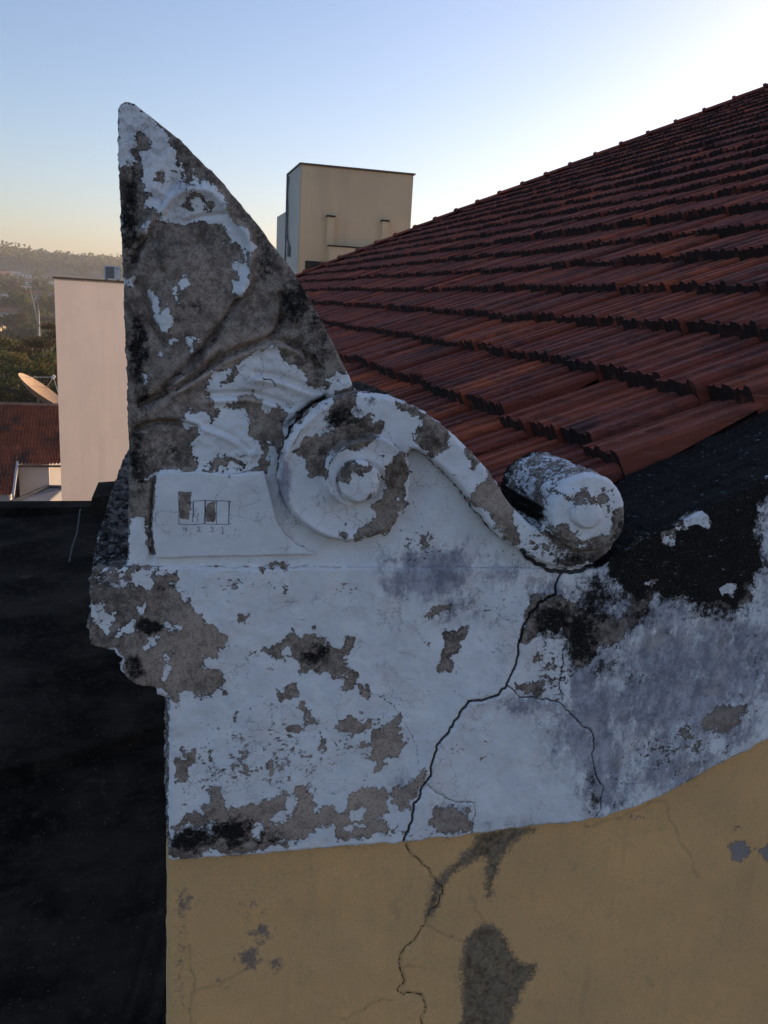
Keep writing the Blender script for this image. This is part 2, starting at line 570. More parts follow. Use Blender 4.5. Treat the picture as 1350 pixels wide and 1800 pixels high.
# start: everything above y=995 and left of the volute is bare leaf ornament, the rest painted
PAINT = [
 ('-', [(150, 100), (700, 100), (700, 640), (640, 668), (596, 690), (560, 700), (530, 720), (505, 760), (492, 800), (470, 806), (470, 830), (240, 832), (240, 1000), (150, 1002)]),
 # tip of the leaf
 ('+', B1([(40, 100), (80, 60), (160, 100), (240, 170), (330, 245), (390, 300), (440, 390), (520, 460), (510, 540), (540, 610), (610, 620), (700, 690), (740, 740), (830, 800), (870, 850), (920, 940), (1010, 1040), (1060, 1130), (1110, 1220), (1080, 1290), (1095, 1370), (1060, 1370), (1045, 1300), (1000, 1290), (985, 1230), (950, 1180), (910, 1225), (890, 1180), (905, 1100), (880, 1090), (850, 1040), (800, 1050), (710, 1045), (620, 1062), (540, 1055), (480, 1040), (470, 1010), (440, 1030), (420, 1005), (355, 1000), (300, 1060), (260, 1150), (228, 1145), (235, 1100), (222, 1090), (300, 1010), (330, 970), (300, 965), (272, 920), (280, 875), (315, 870), (270, 800), (250, 700), (225, 600), (215, 520), (180, 490), (170, 600), (140, 610), (125, 560), (100, 570), (45, 580), (30, 330)])),
 ('-', B1([(150, 320), (180, 305), (240, 350), (285, 420), (320, 465), (270, 490), (215, 510), (205, 560), (180, 560), (175, 470), (150, 400)])),
 ('-', B1([(345, 625), (385, 605), (398, 680), (365, 715), (325, 700), (330, 655)])),
 ('-', B1([(570, 690), (620, 685), (650, 720), (600, 730), (580, 755)])),
 ('-', B1([(555, 835), (600, 835), (630, 830), (670, 800), (700, 805), (760, 870), (810, 910), (828, 950), (780, 965), (745, 960), (730, 900), (700, 850), (640, 840), (625, 870), (590, 880), (605, 940), (590, 930), (565, 880)])),
 ('+', B1([(50, 880), (65, 990), (82, 1060), (60, 1100), (50, 1050)])),
 ('+', A1([(702, 860), (715, 830), (755, 850), (770, 840), (785, 870), (775, 950), (740, 1010), (690, 995), (700, 930), (745, 925), (735, 880)])),
 ('+', B2([(70, 205), (140, 200), (148, 220), (122, 250), (105, 285), (72, 285)])),
 ('+', B2([(262, 300), (300, 300), (330, 350), (340, 420), (325, 490), (345, 500), (380, 425), (405, 430), (410, 510), (425, 560), (400, 620), (350, 625), (300, 560), (278, 520), (265, 400)])),
 ('+', B2([(525, 180), (545, 175), (575, 240), (545, 315), (515, 320)])), ('+', B2([(430, 310), (478, 290), (490, 370), (495, 430), (478, 410), (460, 360), (435, 350)])),
 ('+', B2([(388, 690), (440, 660), (475, 640), (465, 710), (430, 722)])), ('+', B2([(565, 640), (600, 640), (606, 680), (580, 682)])), ('+', B2([(575, 725), (610, 710), (612, 745), (580, 750)])),
 ('+', B2([(320, 745), (345, 745), (365, 790), (335, 790)])), ('+', B2([(190, 950), (215, 905), (245, 950), (230, 1000), (185, 1005)])),
 # painted lobes near the volute
 ('+', B3([(-70, 600), (-60, 450), (20, 430), (80, 400), (160, 360), (160, 440), (60, 520), (100, 560), (165, 500), (170, 370), (230, 340), (300, 290), (400, 280), (480, 285), (520, 300), (520, 340), (570, 370), (600, 395), (660, 390), (675, 440), (740, 480), (790, 560), (860, 600), (880, 590), (950, 580), (960, 530), (1000, 520), (1020, 470), (1010, 425), (1080, 430), (1120, 470), (1180, 615), (1080, 625), (1020, 650), (1030, 690), (960, 740), (950, 800), (995, 850), (990, 960), (900, 985), (830, 1030), (800, 1015), (740, 1060), (700, 1140), (690, 1220), (760, 1290), (800, 1360), (430, 1400), (420, 1200), (440, 1090), (490, 1080), (520, 1130), (570, 1150), (600, 1080), (620, 1000), (570, 985), (600, 850), (610, 800), (540, 780), (480, 765), (475, 795), (420, 780), (370, 745), (380, 715), (330, 690), (310, 640), (270, 650), (215, 700), (200, 750), (150, 720), (60, 735), (-80, 760)])),
 ('-', B3([(650, 800), (720, 740), (800, 690), (870, 655), (935, 675), (880, 720), (800, 760), (700, 860), (680, 850)])),
 ('+', A2([(285, 330), (320, 285), (350, 280), (395, 300), (405, 340), (440, 285), (540, 290), (570, 320), (590, 390), (620, 460), (630, 490), (600, 500), (610, 525), (550, 560), (500, 560), (395, 560), (350, 560), (345, 480), (328, 460), (370, 430), (360, 400), (355, 370), (320, 355), (290, 360)])),
 ('-', A2([(400, 485), (440, 480), (550, 515), (552, 540), (440, 530), (440, 562), (410, 555), (395, 520)])),
 ('-', A2([(605, 505), (650, 495), (640, 550), (612, 535)])),
 # volute
 ('-', B4([(545, 150), (600, 130), (695, 140), (700, 230), (680, 300), (700, 330), (775, 325), (830, 365), (905, 380), (900, 450), (850, 500), (760, 540), (720, 580), (600, 560), (540, 590), (480, 640), (440, 700), (410, 800), (370, 820), (310, 810), (320, 750), (250, 680), (240, 640), (290, 520), (370, 500), (450, 475), (520, 450), (525, 350), (490, 300), (530, 200)])),
 ('-', B4([(1020, 580), (1080, 600), (1110, 700), (1130, 850), (1110, 960), (1060, 990), (1090, 1030), (1000, 1190), (900, 1270), (720, 1310), (720, 1250), (780, 1190), (860, 1130), (850, 1050), (920, 1000), (950, 920), (930, 840), (900, 800), (905, 690), (950, 690), (960, 640), (1010, 640)])),
 ('-', B4([(545, 830), (570, 760), (620, 690), (700, 665), (790, 680), (820, 700), (760, 750), (720, 780), (640, 800), (570, 870)])),
 ('-', B4([(580, 1280), (605, 1235), (625, 1290), (600, 1298)])), ('-', B4([(865, 620), (905, 615), (900, 645), (870, 640)])), ('-', B4([(780, 985), (840, 950), (870, 960), (820, 990), (760, 1005)])),
 # neck
 ('-', B4([(1040, 205), (1090, 180), (1180, 210), (1290, 280), (1320, 310), (1330, 345), (1400, 420), (1440, 560), (1330, 610), (1280, 600), (1200, 560), (1160, 500), (1165, 460), (1255, 370), (1240, 330), (1170, 310), (1120, 260), (1050, 250)])),
 ('+', A3([(295, 215), (330, 215), (385, 265), (398, 300), (370, 295), (320, 255), (300, 240)])),
 ('-', A3([(425, 345), (480, 375), (475, 400), (490, 430), (465, 460), (440, 420), (425, 400)])),
 ('-', A3([(450, 540), (480, 520), (520, 490), (525, 455), (560, 480), (640, 600), (630, 640), (655, 700), (640, 760), (600, 735), (520, 640), (460, 580)])),
 ('-', B6([(480, 900), (620, 1060), (800, 1040), (1000, 900), (1000, 740), (1170, 690), (1190, 900), (1120, 1080), (900, 1250), (600, 1290), (500, 1200), (560, 1100), (440, 1000)])),
 ('+', B6([(500, 1090), (700, 1040), (800, 1090), (760, 1180), (640, 1200), (480, 1230)])),
 # roll
 ('-', B6([(550, 560), (700, 540), (770, 490), (810, 580), (900, 590), (960, 520), (1040, 550), (1030, 640), (980, 740), (960, 660), (840, 640), (700, 700), (640, 620)])),
 ('-', B6([(490, 870), (560, 825), (600, 850), (610, 900), (700, 950), (720, 1030), (600, 1040), (500, 960)])),
 # bands just above the plain wall
 ('-', A2([(0, 590), (120, 590), (178, 560), (165, 690), (152, 800), (160, 860), (178, 900), (140, 900), (120, 830), (110, 770), (60, 760), (40, 700)])),
 ('+', A2([(62, 770), (110, 780), (135, 800), (130, 850), (150, 880), (110, 960), (60, 950)])),
 ('-', A2([(150, 800), (165, 820), (190, 830), (185, 900), (165, 905)])),
 ('-', A2([(85, 885), (105, 900), (95, 945), (80, 930)])),
 ('+', [(222, 975), (262, 965), (270, 985), (560, 978), (560, 1000), (222, 1004)]),
 # plain wall, left half
 ('-', A4([(250, 125), (380, 125), (375, 160), (330, 165), (340, 185), (375, 220), (410, 240), (420, 275), (450, 280), (490, 340), (530, 360), (555, 370), (550, 410), (530, 430), (520, 460), (470, 460), (465, 500), (525, 530), (540, 560), (548, 605), (500, 600), (490, 610), (440, 635), (430, 605), (380, 600), (370, 660), (340, 625), (290, 620), (290, 590), (210, 580), (160, 550), (140, 500), (150, 460), (120, 430), (10, 420), (10, 310), (40, 330), (70, 330), (90, 290), (130, 290), (100, 250), (70, 250), (60, 180), (140, 190), (150, 170), (205, 170), (250, 180)])),
 ('+', A4([(30, 260), (80, 270), (130, 300), (120, 330), (100, 375), (70, 370), (70, 330)])), ('+', A4([(160, 320), (195, 315), (200, 340), (160, 385), (130, 380), (135, 355)])), ('+', A4([(195, 250), (215, 262), (238, 245), (235, 280), (215, 300)])),
 ('+', A4([(330, 315), (375, 335), (370, 350), (330, 333)])), ('+', A4([(200, 430), (250, 395), (280, 395), (250, 430), (210, 440)])), ('+', A4([(310, 440), (350, 445), (345, 500), (320, 560), (290, 550), (310, 490)])), ('+', A4([(290, 585), (330, 590), (332, 625), (295, 625)])),
 ('-', A4([(695, 435), (740, 425), (775, 370), (810, 350), (850, 380), (900, 380), (950, 400), (945, 425), (1010, 435), (1035, 365), (1065, 385), (1065, 430), (1040, 470), (1050, 500), (1075, 530), (1060, 560), (1050, 590), (1020, 585), (1030, 530), (990, 525), (920, 510), (870, 545), (845, 540), (855, 490), (830, 470), (810, 420), (780, 420), (765, 460), (720, 450)])),
 ('-', A4([(770, 570), (830, 560), (835, 605), (790, 620), (770, 660), (745, 640), (750, 600), (780, 595)])),
 ('-', A4([(840, 650), (860, 645), (890, 700), (915, 720), (870, 765), (805, 762), (830, 745), (880, 730), (860, 690)])),
 ('-', A4([(1065, 565), (1105, 575), (1115, 600), (1105, 630), (1080, 600)])),
 ('-', A4([(975, 745), (1010, 710), (1050, 700), (1090, 710), (1135, 712), (1120, 745), (1060, 768), (1010, 760)])),
 ('-', A4([(1250, 670), (1240, 720), (1225, 760), (1255, 800), (1240, 850), (1190, 870), (1180, 900), (1145, 915), (1145, 870), (1115, 840), (1140, 820), (1115, 790), (1125, 755), (1175, 745), (1200, 700)])),
 ('-', A4([(355, 1150), (370, 1110), (400, 1080), (470, 1095), (440, 1050), (500, 1030), (510, 980), (540, 985), (550, 1060), (620, 1060), (690, 1040), (770, 1020), (780, 980), (800, 1000), (790, 1060), (740, 1080), (750, 1130), (820, 1090), (860, 1060), (820, 1010), (830, 980), (870, 965), (905, 1010), (920, 1060), (970, 1050), (1000, 1080), (1040, 1040), (1045, 1000), (1090, 970), (1190, 980), (1200, 1090), (1150, 1110), (1200, 1130), (1190, 1180), (1110, 1180), (1000, 1190), (980, 1130), (900, 1140), (860, 1180), (800, 1180), (780, 1190), (800, 1215), (600, 1245), (340, 1265), (350, 1210), (450, 1190), (470, 1130), (400, 1140)])),
 ('+', A4([(470, 1110), (530, 1100), (520, 1180), (480, 1170)])), ('+', A4([(680, 1120), (710, 1110), (705, 1170), (685, 1160)])), ('+', A4([(1050, 1070), (1100, 1030), (1100, 1100), (1060, 1110)])), ('+', A4([(1010, 1125), (1120, 1120), (1110, 1150), (1010, 1160)])),
 ('-', A4([(365, 870), (400, 805), (425, 810), (410, 860), (400, 950), (360, 955)])), ('-', A4([(600, 860), (635, 850), (630, 880), (610, 875)])), ('-', A4([(730, 880), (755, 870), (750, 915), (735, 920)])), ('-', A4([(925, 770), (950, 775), (955, 810), (930, 820)])), ('-', A4([(485, 835), (510, 835), (503, 865)])),
 ('-', A4([(1210, 980), (1290, 940), (1320, 900), (1330, 950), (1280, 1060), (1200, 1050)])),
 ('-', A4([(640, 90), (720, 95), (805, 100), (800, 115), (715, 120), (700, 145), (670, 130)])), ('-', A4([(615, 300), (650, 310), (635, 335), (600, 320)])), ('-', A4([(590, 690), (600, 695), (600, 730), (590, 730)])), ('-', A4([(880, 350), (895, 345), (890, 370)])),
 # plain wall, right half
 ('-', A5([(230, 440), (260, 390), (245, 315), (310, 320), (340, 290), (330, 350), (290, 400), (270, 440)])), ('-', A5([(170, 260), (220, 220), (290, 210), (270, 250), (230, 260), (180, 265)])), ('-', A5([(550, 400), (575, 370), (590, 395), (570, 415)])), ('-', A5([(185, 345), (205, 345), (200, 365)])),
 ('-', A5([(495, 490), (590, 475), (595, 520), (560, 535), (500, 510)])), ('-', A5([(200, 945), (225, 905), (330, 905), (350, 980), (230, 985)])), ('-', A5([(1115, 610), (1180, 570), (1200, 545), (1280, 560), (1240, 610), (1200, 650), (1130, 640)])), ('-', A5([(1050, 650), (1080, 630), (1090, 670), (1070, 680)])),
 ('-', A5([(540, 180), (640, 190), (680, 190), (700, 230), (760, 240), (830, 270), (880, 210), (870, 150), (860, 80), (920, -60), (1300, -160), (1290, 100), (1280, 200), (1200, 240), (1100, 210), (1095, 175), (1040, 190), (960, 185), (930, 240), (880, 290), (820, 350), (760, 370), (720, 430), (690, 445), (670, 400), (640, 300), (600, 290), (560, 320), (510, 340), (520, 260)])),
 ('+', A5([(650, 150), (740, 90), (830, 95), (870, 140), (865, 175), (830, 215), (820, 260), (770, 240), (690, 220), (640, 190)])), ('+', A5([(810, 80), (850, 30), (880, 38), (920, 60), (905, 95), (860, 105), (820, 85)])),
 ('+', A5([(1170, 155), (1225, 150), (1222, 185), (1180, 180)])), ('+', A5([(945, 150), (965, 140), (960, 160)])), ('+', A8([(720, 800), (800, 740), (900, 700), (950, 735), (930, 815), (850, 790), (780, 815)])), ('+', A8([(1140, 860), (1245, 860), (1245, 875), (1150, 880)])),
]
# soft round patches: x, y, rx, ry, strength
MOLD = [(1250, 1075, 110, 34, .62), (1120, 1080, 60, 40, .6), (1045, 1060, 60, 70, .75), (950, 1120, 26, 60, .5), (1330, 960, 26, 90, .5), (1180, 1110, 50, 30, .4), (1060, 1170, 50, 40, .6), (330, 560, 70, 70, .35), (420, 640, 60, 40, .3), (300, 700, 50, 40, .35), (560, 560, 40, 90, .55), (470, 460, 26, 60, .55), (400, 350, 22, 40, .4), (250, 700, 26, 60, .6), (280, 460, 40, 60, .3), (450, 700, 30, 20, .3), (690, 820, 30, 50, .25), (600, 760, 60, 30, .5), (390, 1130, 40, 50, .35),(228, 380, 26, 130, .75), (240, 620, 26, 110, .75), (242, 800, 22, 90, .7), (300, 800, 40, 22, .6), (460, 560, 60, 60, .25), (560, 620, 40, 60, .6), (520, 530, 40, 60, .75), (380, 470, 18, 60, .4), (355, 545, 30, 30, .5), (600, 735, 45, 40, .75), (570, 790, 25, 30, .5),
        (340, 1480, 70, 28, .95), (410, 1465, 60, 38, .85), (480, 1475, 60, 25, .6), (265, 1100, 40, 22, .85), (240, 1170, 22, 26, .8), (290, 1030, 45, 28, .4), (180, 1010, 25, 40, .5), (560, 1155, 38, 26, .75), (370, 1450, 60, 40, .5), (500, 740, 28, 50, .4), (420, 800, 40, 12, .5), (640, 715, 40, 35, .4),
        (1020, 1120, 42, 70, .9), (970, 1090, 50, 45, .9), (1010, 985, 60, 16, .7), (1080, 930, 24, 55, .5), (690, 1410, 30, 60, .25), (1040, 1400, 18, 70, .6), (760, 940, 25, 30, .3), (440, 1240, 20, 14, .2), (1250, 1290, 70, 20, .3), (1090, 1415, 60, 14, .4), (830, 1450, 16, 40, .4),
        (925, 860, 30, 60, .0), (650, 1260, 30, 20, .3), (1110, 1190, 30, 40, .5), (790, 1110, 16, 30, .4), (870, 840, 20, 30, .25), (930, 1230, 50, 14, .4)]
STAIN = [(750, 1020, 75, 38, 1.0), (780, 985, 120, 28, .7), (800, 1060, 60, 50, .5), (880, 1010, 60, 40, .5), (500, 850, 16, 70, .75), (1010, 1280, 60, 90, .7), (930, 1240, 80, 30, .7), (1060, 1350, 50, 110, .75), (1180, 1150, 120, 80, .8), (1120, 1080, 90, 60, .8), (1280, 1160, 120, 110, .85), (1180, 1240, 160, 120, .7), (1040, 1250, 60, 160, .8), (960, 1040, 60, 40, .6), (1250, 1260, 120, 70, .6), (1090, 1240, 60, 60, .7), (1180, 1350, 120, 60, .7), (1060, 1050, 60, 50, .7), (790, 1420, 60, 22, .35), (900, 1450, 80, 14, .4), (700, 1370, 40, 50, .4), (1380, 1050, 60, 200, .7), (1320, 1230, 80, 40, .4), (300, 350, 70, 60, .4), (270, 250, 60, 60, .35), (190, 1040, 40, 40, .5), (870, 1150, 30, 80, .3), (830, 960, 40, 20, .4), (300, 640, 60, 30, .3), (285, 430, 35, 25, .5)]
CHIP = [(470, 1150, 110, 60, .25), (470, 1330, 170, 80, .42), (360, 1370, 60, 60, .4), (640, 1290, 90, 60, .35), (830, 1320, 60, 40, .35), (720, 1460, 80, 20, .4), (950, 950, 70, 50, .5), (1000, 960, 60, 30, .7), (1200, 1310, 140, 60, .42), (1180, 1200, 130, 60, .2), (1270, 1090, 90, 50, .2), (430, 1030, 110, 26, .45), (840, 1380, 50, 30, .2), (740, 960, 50, 40, .5), (880, 1060, 60, 40, .35), (180, 1030, 60, 60, .8), (560, 700, 30, 30, .2), (1330, 1150, 50, 150, .3), (330, 300, 50, 50, .45), (640, 700, 60, 30, .1), (900, 830, 40, 60, .2), (250, 1000, 50, 10, .6), (980, 1180, 40, 60, .5), (620, 1030, 60, 20, .2)]
TAN = [(360, 480, 60, 40, .7), (300, 640, 40, 30, .5), (440, 600, 60, 30, .6), (280, 700, 30, 20, .5), (350, 700, 50, 20, .6), (360, 1110, 90, 110, .8), (300, 1170, 90, 60, .8), (620, 1380, 320, 140, 1.0), (560, 1240, 120, 60, .6), (330, 520, 80, 80, .45), (300, 740, 60, 40, .4), (340, 470, 60, 20, .5), (870, 890, 60, 80, .7), (480, 720, 60, 60, .5), (1240, 1270, 60, 40, .8), (640, 1000, 200, 14, .9), (660, 900, 60, 60, .5), (550, 760, 40, 40, .5), (330, 880, 90, 60, .5), (420, 560, 60, 60, .3), (470, 1180, 200, 100, .3), (770, 1060, 60, 30, .8), (700, 960, 80, 12, .4), (385, 345, 20, 20, 1.), (1030, 850, 50, 30, .3)]
TOPMOLD = [[(1062, 992), (1110, 955), (1200, 910), (1400, 815), (1400, 866), (1350, 872), (1330, 892), (1326, 940), (1334, 985), (1305, 1030), (1296, 1062), (1255, 1058), (1225, 1072), (1205, 1048), (1165, 1055), (1150, 1040), (1118, 1052), (1092, 1036), (1066, 1014)]]
CRACKS = [
 (A5([(655, 108), (640, 130), (632, 150), (635, 185), (600, 200), (545, 240), (520, 300), (500, 370), (492, 430), (462, 488), (430, 520), (380, 535), (332, 542), (290, 610), (240, 680), (215, 730), (200, 790), (170, 850), (150, 910), (120, 1020)]), 2.3),
 (A5([(462, 490), (510, 530), (560, 535), (640, 550), (690, 600), (750, 640), (760, 700), (755, 750), (780, 820), (797, 842), (770, 940)]), 1.5),
 (A5([(650, 250), (665, 330), (655, 400), (645, 470), (652, 548)]), 1.4),
 (A5([(0, 515), (50, 545), (100, 575), (130, 640), (160, 700), (165, 780), (180, 830)]), .9),
 (A5([(275, 490), (300, 520), (330, 540)]), .8), (A5([(180, 820), (230, 850), (300, 885), (352, 890), (348, 1000)]), 1.2),
 (A5([(1000, 555), (1080, 540), (1200, 512), (1250, 540)]), .6), (A5([(750, 662), (800, 640), (840, 605), (880, 600)]), .5), (A5([(1205, 450), (1212, 515)]), .4),
 (A5([(800, 825), (850, 822), (900, 830)]), .9), (A5([(370, 330), (400, 370), (418, 386)]), .8),
 ([(918, 968), (942, 992), (968, 1003), (1003, 1006), (1040, 1000), (1072, 978), (1085, 965)], 3.8),
 (A2([(600, 45), (625, 90), (632, 150), (625, 230)]), .9), (A2([(630, 150), (660, 160), (686, 186)]), 1.3),
 (A3([(355, 520), (350, 600), (375, 635)]), .5), (A3([(200, 570), (225, 600), (240, 640), (300, 665)]), .7), (A3([(230, 485), (205, 520)]), .7), (A3([(180, 345), (260, 390), (345, 460), (430, 480)]), .9),
 (A4([(440, 125), (430, 190), (428, 230)]), .7), (A4([(750, 350), (790, 322), (850, 310), (880, 300)]), .6), (A4([(1055, 560), (1110, 590), (1160, 610), (1240, 665)]), .9), (A4([(975, 780), (995, 808)]), 1.1),
 (A4([(560, 325), (600, 315), (640, 310)]), .8), (A4([(590, 180), (660, 120), (720, 150)]), .4),
 (B2([(1030, 560), (1045, 640)]), .8), (B2([(160, 420), (165, 250), (240, 40)]), .6),
 (B3([(640, 740), (650, 770), (700, 775)]), .6), (B4([(610, 70), (615, 125)]), .6), (B4([(280, 425), (250, 460), (215, 520), (200, 545)]), 1.2), (B4([(470, 700), (470, 820), (500, 910), (560, 970)]), .9),
 (B4([(1140, 970), (1180, 1010), (1190, 1080)]), .7), (B4([(1190, 825), (1150, 885)]), .7), ([(700, 997), (760, 995), (850, 997), (900, 999)], .7), ([(275, 1003), (330, 1000), (420, 1001), (520, 998), (600, 996)], .6),
]
OCHRE_CRACKS = [
 ([(708, 1470), (716, 1492), (735, 1512), (752, 1528), (766, 1546), (776, 1556), (772, 1580), (756, 1602), (748, 1628), (728, 1652), (704, 1674), (702, 1700), (710, 1722), (698, 1742), (742, 1748), (746, 1770), (730, 1830)], 1.5),
 ([(748, 1624), (775, 1640), (800, 1650), (830, 1652)], .7), ([(600, 1792), (650, 1765), (692, 1752)], .7), ([(330, 1660), (340, 1720), (332, 1810)], .6), ([(335, 1740), (380, 1728), (430, 1702)], .3),
 ([(1030, 1455), (1090, 1440), (1150, 1412), (1172, 1408), (1180, 1440), (1195, 1480), (1215, 1510), (1228, 1545)], .45), ([(700, 1700), (730, 1698), (745, 1703)], .5), ([(820, 1560), (840, 1600), (855, 1625)], .3)]
OCHRE_STAIN = [[(822, 1640), (850, 1620), (888, 1640), (905, 1690), (955, 1698), (915, 1735), (895, 1800), (885, 1880), (800, 1880), (815, 1760), (808, 1700)],
               [(840, 1462), (960, 1452), (900, 1476), (875, 1520), (858, 1590), (852, 1540), (858, 1498), (800, 1528), (778, 1552), (758, 1610), (746, 1612), (760, 1560), (780, 1530), (830, 1490)]]
OCHRE_GREY = [[(1280, 1488), (1300, 1474), (1322, 1492), (1304, 1515), (1286, 1512)], [(1330, 1496), (1352, 1482), (1366, 1505), (1345, 1512)], [(1290, 1452), (1300, 1450), (1300, 1458)]]
OCHRE_DIRT = [(460, 1640, 26, 22, .9), (438, 1682, 26, 26, .9), (484, 1695, 20, 24, .8), (322, 1585, 20, 36, .9), (450, 1600, 40, 30, .5), (315, 1700, 18, 120, .5), (400, 1500, 90, 14, .5), (620, 1492, 90, 8, .3), (1160, 1700, 60, 60, .15), (380, 1720, 60, 20, .4), (1110, 1440, 60, 10, .5)]


LEAF_GROOVES = [  # line, half width px, depth m
    (B2([(200, 1150), (300, 1110), (420, 1050), (560, 960), (700, 860), (850, 770), (1000, 710), (1120, 670), (1200, 620), (1240, 540), (1258, 440), (1250, 330)]), 7, .010),
    (B2([(240, 1120), (330, 1080), (430, 960), (560, 860), (640, 760), (720, 660), (800, 550), (870, 440), (940, 360)]), 7, .008),
    (A2([(90, 380), (140, 355), (200, 345), (285, 345), (350, 365)]), 6, .010),
    (B2([(160, 240), (220, 290), (250, 360), (265, 450), (300, 580), (380, 700)]), 6, .007),
    (B1([(355, 1010), (300, 1080), (210, 1240), (165, 1340)]), 6, .006),
    (B1([(560, 1035), (700, 985), (880, 975)]), 5, .005),
    (B3([(-70, 650), (100, 640), (270, 635), (340, 645), (480, 690), (640, 750)]), 6, .009),
    (B3([(330, 465), (480, 475), (650, 530), (760, 580), (880, 620)]), 6, .008),
    (B3([(-90, 900), (0, 935), (150, 1000), (280, 1110)]), 6, .006),
    (B3([(650, 900), (720, 840), (820, 750), (930, 680)]), 7, .012),
    (B3([(480, 190), (600, 190), (720, 250), (800, 330), (880, 420)]), 6, .006),
    (B1([(480, 720), (400, 860), (350, 980)]), 5, .004),
    ([(272, 829), (268, 900), (266, 985)], 5, .006),
]
LEAF_RIDGES = [
    (B1([(230, 1130), (370, 950), (500, 800), (680, 765), (800, 820), (900, 930), (1000, 1060), (1090, 1220), (1080, 1370)]) + A1([(780, 900), (735, 1005)]), 9, .009),
    (B2([(430, 1060), (560, 1000), (700, 900), (850, 810), (1000, 745), (1140, 710), (1260, 710), (1350, 750)]), 6, .006),
    (B2([(420, 1020), (560, 920), (660, 820), (740, 720)]), 6, .004),
    (B3([(-70, 690), (100, 690), (270, 680), (360, 700), (500, 740)]), 7, .006),
    (B3([(330, 510), (480, 520), (650, 580), (760, 630)]), 8, .006),
    (A2([(290, 330), (400, 370), (520, 420), (590, 470)]), 8, .006),
    (B1([(300, 760), (420, 830)]), 8, .003),
]
LEAF_BULGE = [(330, 520, 45, 50, .010), (440, 590, 55, 40, .007), (290, 670, 45, 40, .006), (440, 660, 70, 35, .007), (300, 790, 45, 26, -.007), (420, 760, 60, 40, .006), (265, 330, 22, 70, .006), (380, 420, 50, 40, -.006), (350, 420, 26, 26, -.003), (320, 455, 60, 30, .006), (290, 565, 22, 50, .006)]



def blobs(P, L):
    out = np.zeros(len(P))
    for x, y, rx, ry, s in L:
        r2 = ((P[:, 0] - x) / rx) ** 2 + ((P[:, 1] - y) / ry) ** 2
        k = r2 < 4
        v = s * np.exp(-r2[k] * 1.1)
        out[k] = np.maximum(out[k], v)
    return out


def wear(P):
    """all plaster attributes for photo-pixel points P"""
    P0 = P
    x, y = P[:, 0], P[:, 1]
    P = P + np.stack([fbm(x, y, 34, 301, 4) * 13 + fbm(x, y, 9, 311, 2) * 5, fbm(x, y, 34, 321, 4) * 13 + fbm(x, y, 9, 331, 2) * 5], 1)
    paint = np.full(len(P), 40.0)
    for s, poly in PAINT:
        d = sdf(P, poly)
        if s == '+': paint = np.maximum(paint, d)
        else: paint = np.minimum(paint, -d)
    mold = blobs(P, MOLD)
    gd = np.full(len(P), 30.0)
    for l, w, dep in LEAF_GROOVES: gd = np.minimum(gd, polyline_dist(P, l, 30))
    mold = np.maximum(mold, .5 * np.exp(-(gd / 5.0) ** 2) * (P[:, 0] < 620) * np.clip(-paint / 4, 0, 1))
    rd_ = np.full(len(P), 30.0)
    for l, w, dep in LEAF_RIDGES: rd_ = np.minimum(rd_, polyline_dist(P, l, 30))
    for poly in TOPMOLD:
        d = sdf(P, poly, 70)
        mold = np.maximum(mold, np.clip((d + 10) / 20, 0, 1) * 1.2)
        mold = np.maximum(mold, np.clip((d + 58) / 58, 0, 1) * .62)
        paint = np.minimum(paint, -d + 4)
    for s, poly in PAINT[-5:]:
        pass
    # islands of surviving paint inside the black field
    for poly in (A5([(1172, 160), (1200, 148), (1226, 158), (1218, 182), (1205, 172), (1190, 184)]), A8([(720, 800), (800, 740), (900, 700), (950, 735), (930, 815), (850, 790), (780, 815)]), A8([(640, 850), (720, 790), (710, 900), (670, 915)]), A8([(530, 1185), (590, 1170), (560, 1210)])):
        d = sdf(P, poly)
        paint = np.maximum(paint, d)
        mold = np.where(d > -2, np.minimum(mold, .35), mold)
    P = P0
    crack = np.full(len(P), -30.0)
    for line, w in CRACKS:
        L = densify(np.array(line), 5, False)
        L = L + np.stack([fbm(L[:, 0], L[:, 1], 14, 3, 3) * 7, fbm(L[:, 0], L[:, 1], 14, 9, 3) * 7], 1)
        crack = np.maximum(crack, w - polyline_dist(P, L, 25))
    return dict(paint=paint, mold=mold, stain=blobs(P, STAIN), crack=crack, chip=blobs(P, CHIP), tan=np.maximum(blobs(P, TAN), .9 * np.exp(-(rd_ / 7.0) ** 2)))

# ------------------------------------------------------------------ relief solids (front skin with relief, sides, back)
def loop_jag(Q, amp, seed=5):
    n = np.roll(Q, -1, 0) - np.roll(Q, 1, 0)
    L = np.linalg.norm(n, axis=1, keepdims=True) + 1e-9
    nn = np.stack([n[:, 1], -n[:, 0]], 1) / L
    k = fbm(Q[:, 0], Q[:, 1], 16, seed, 4) * 2.0 * amp
    return Q + nn * k[:, None]


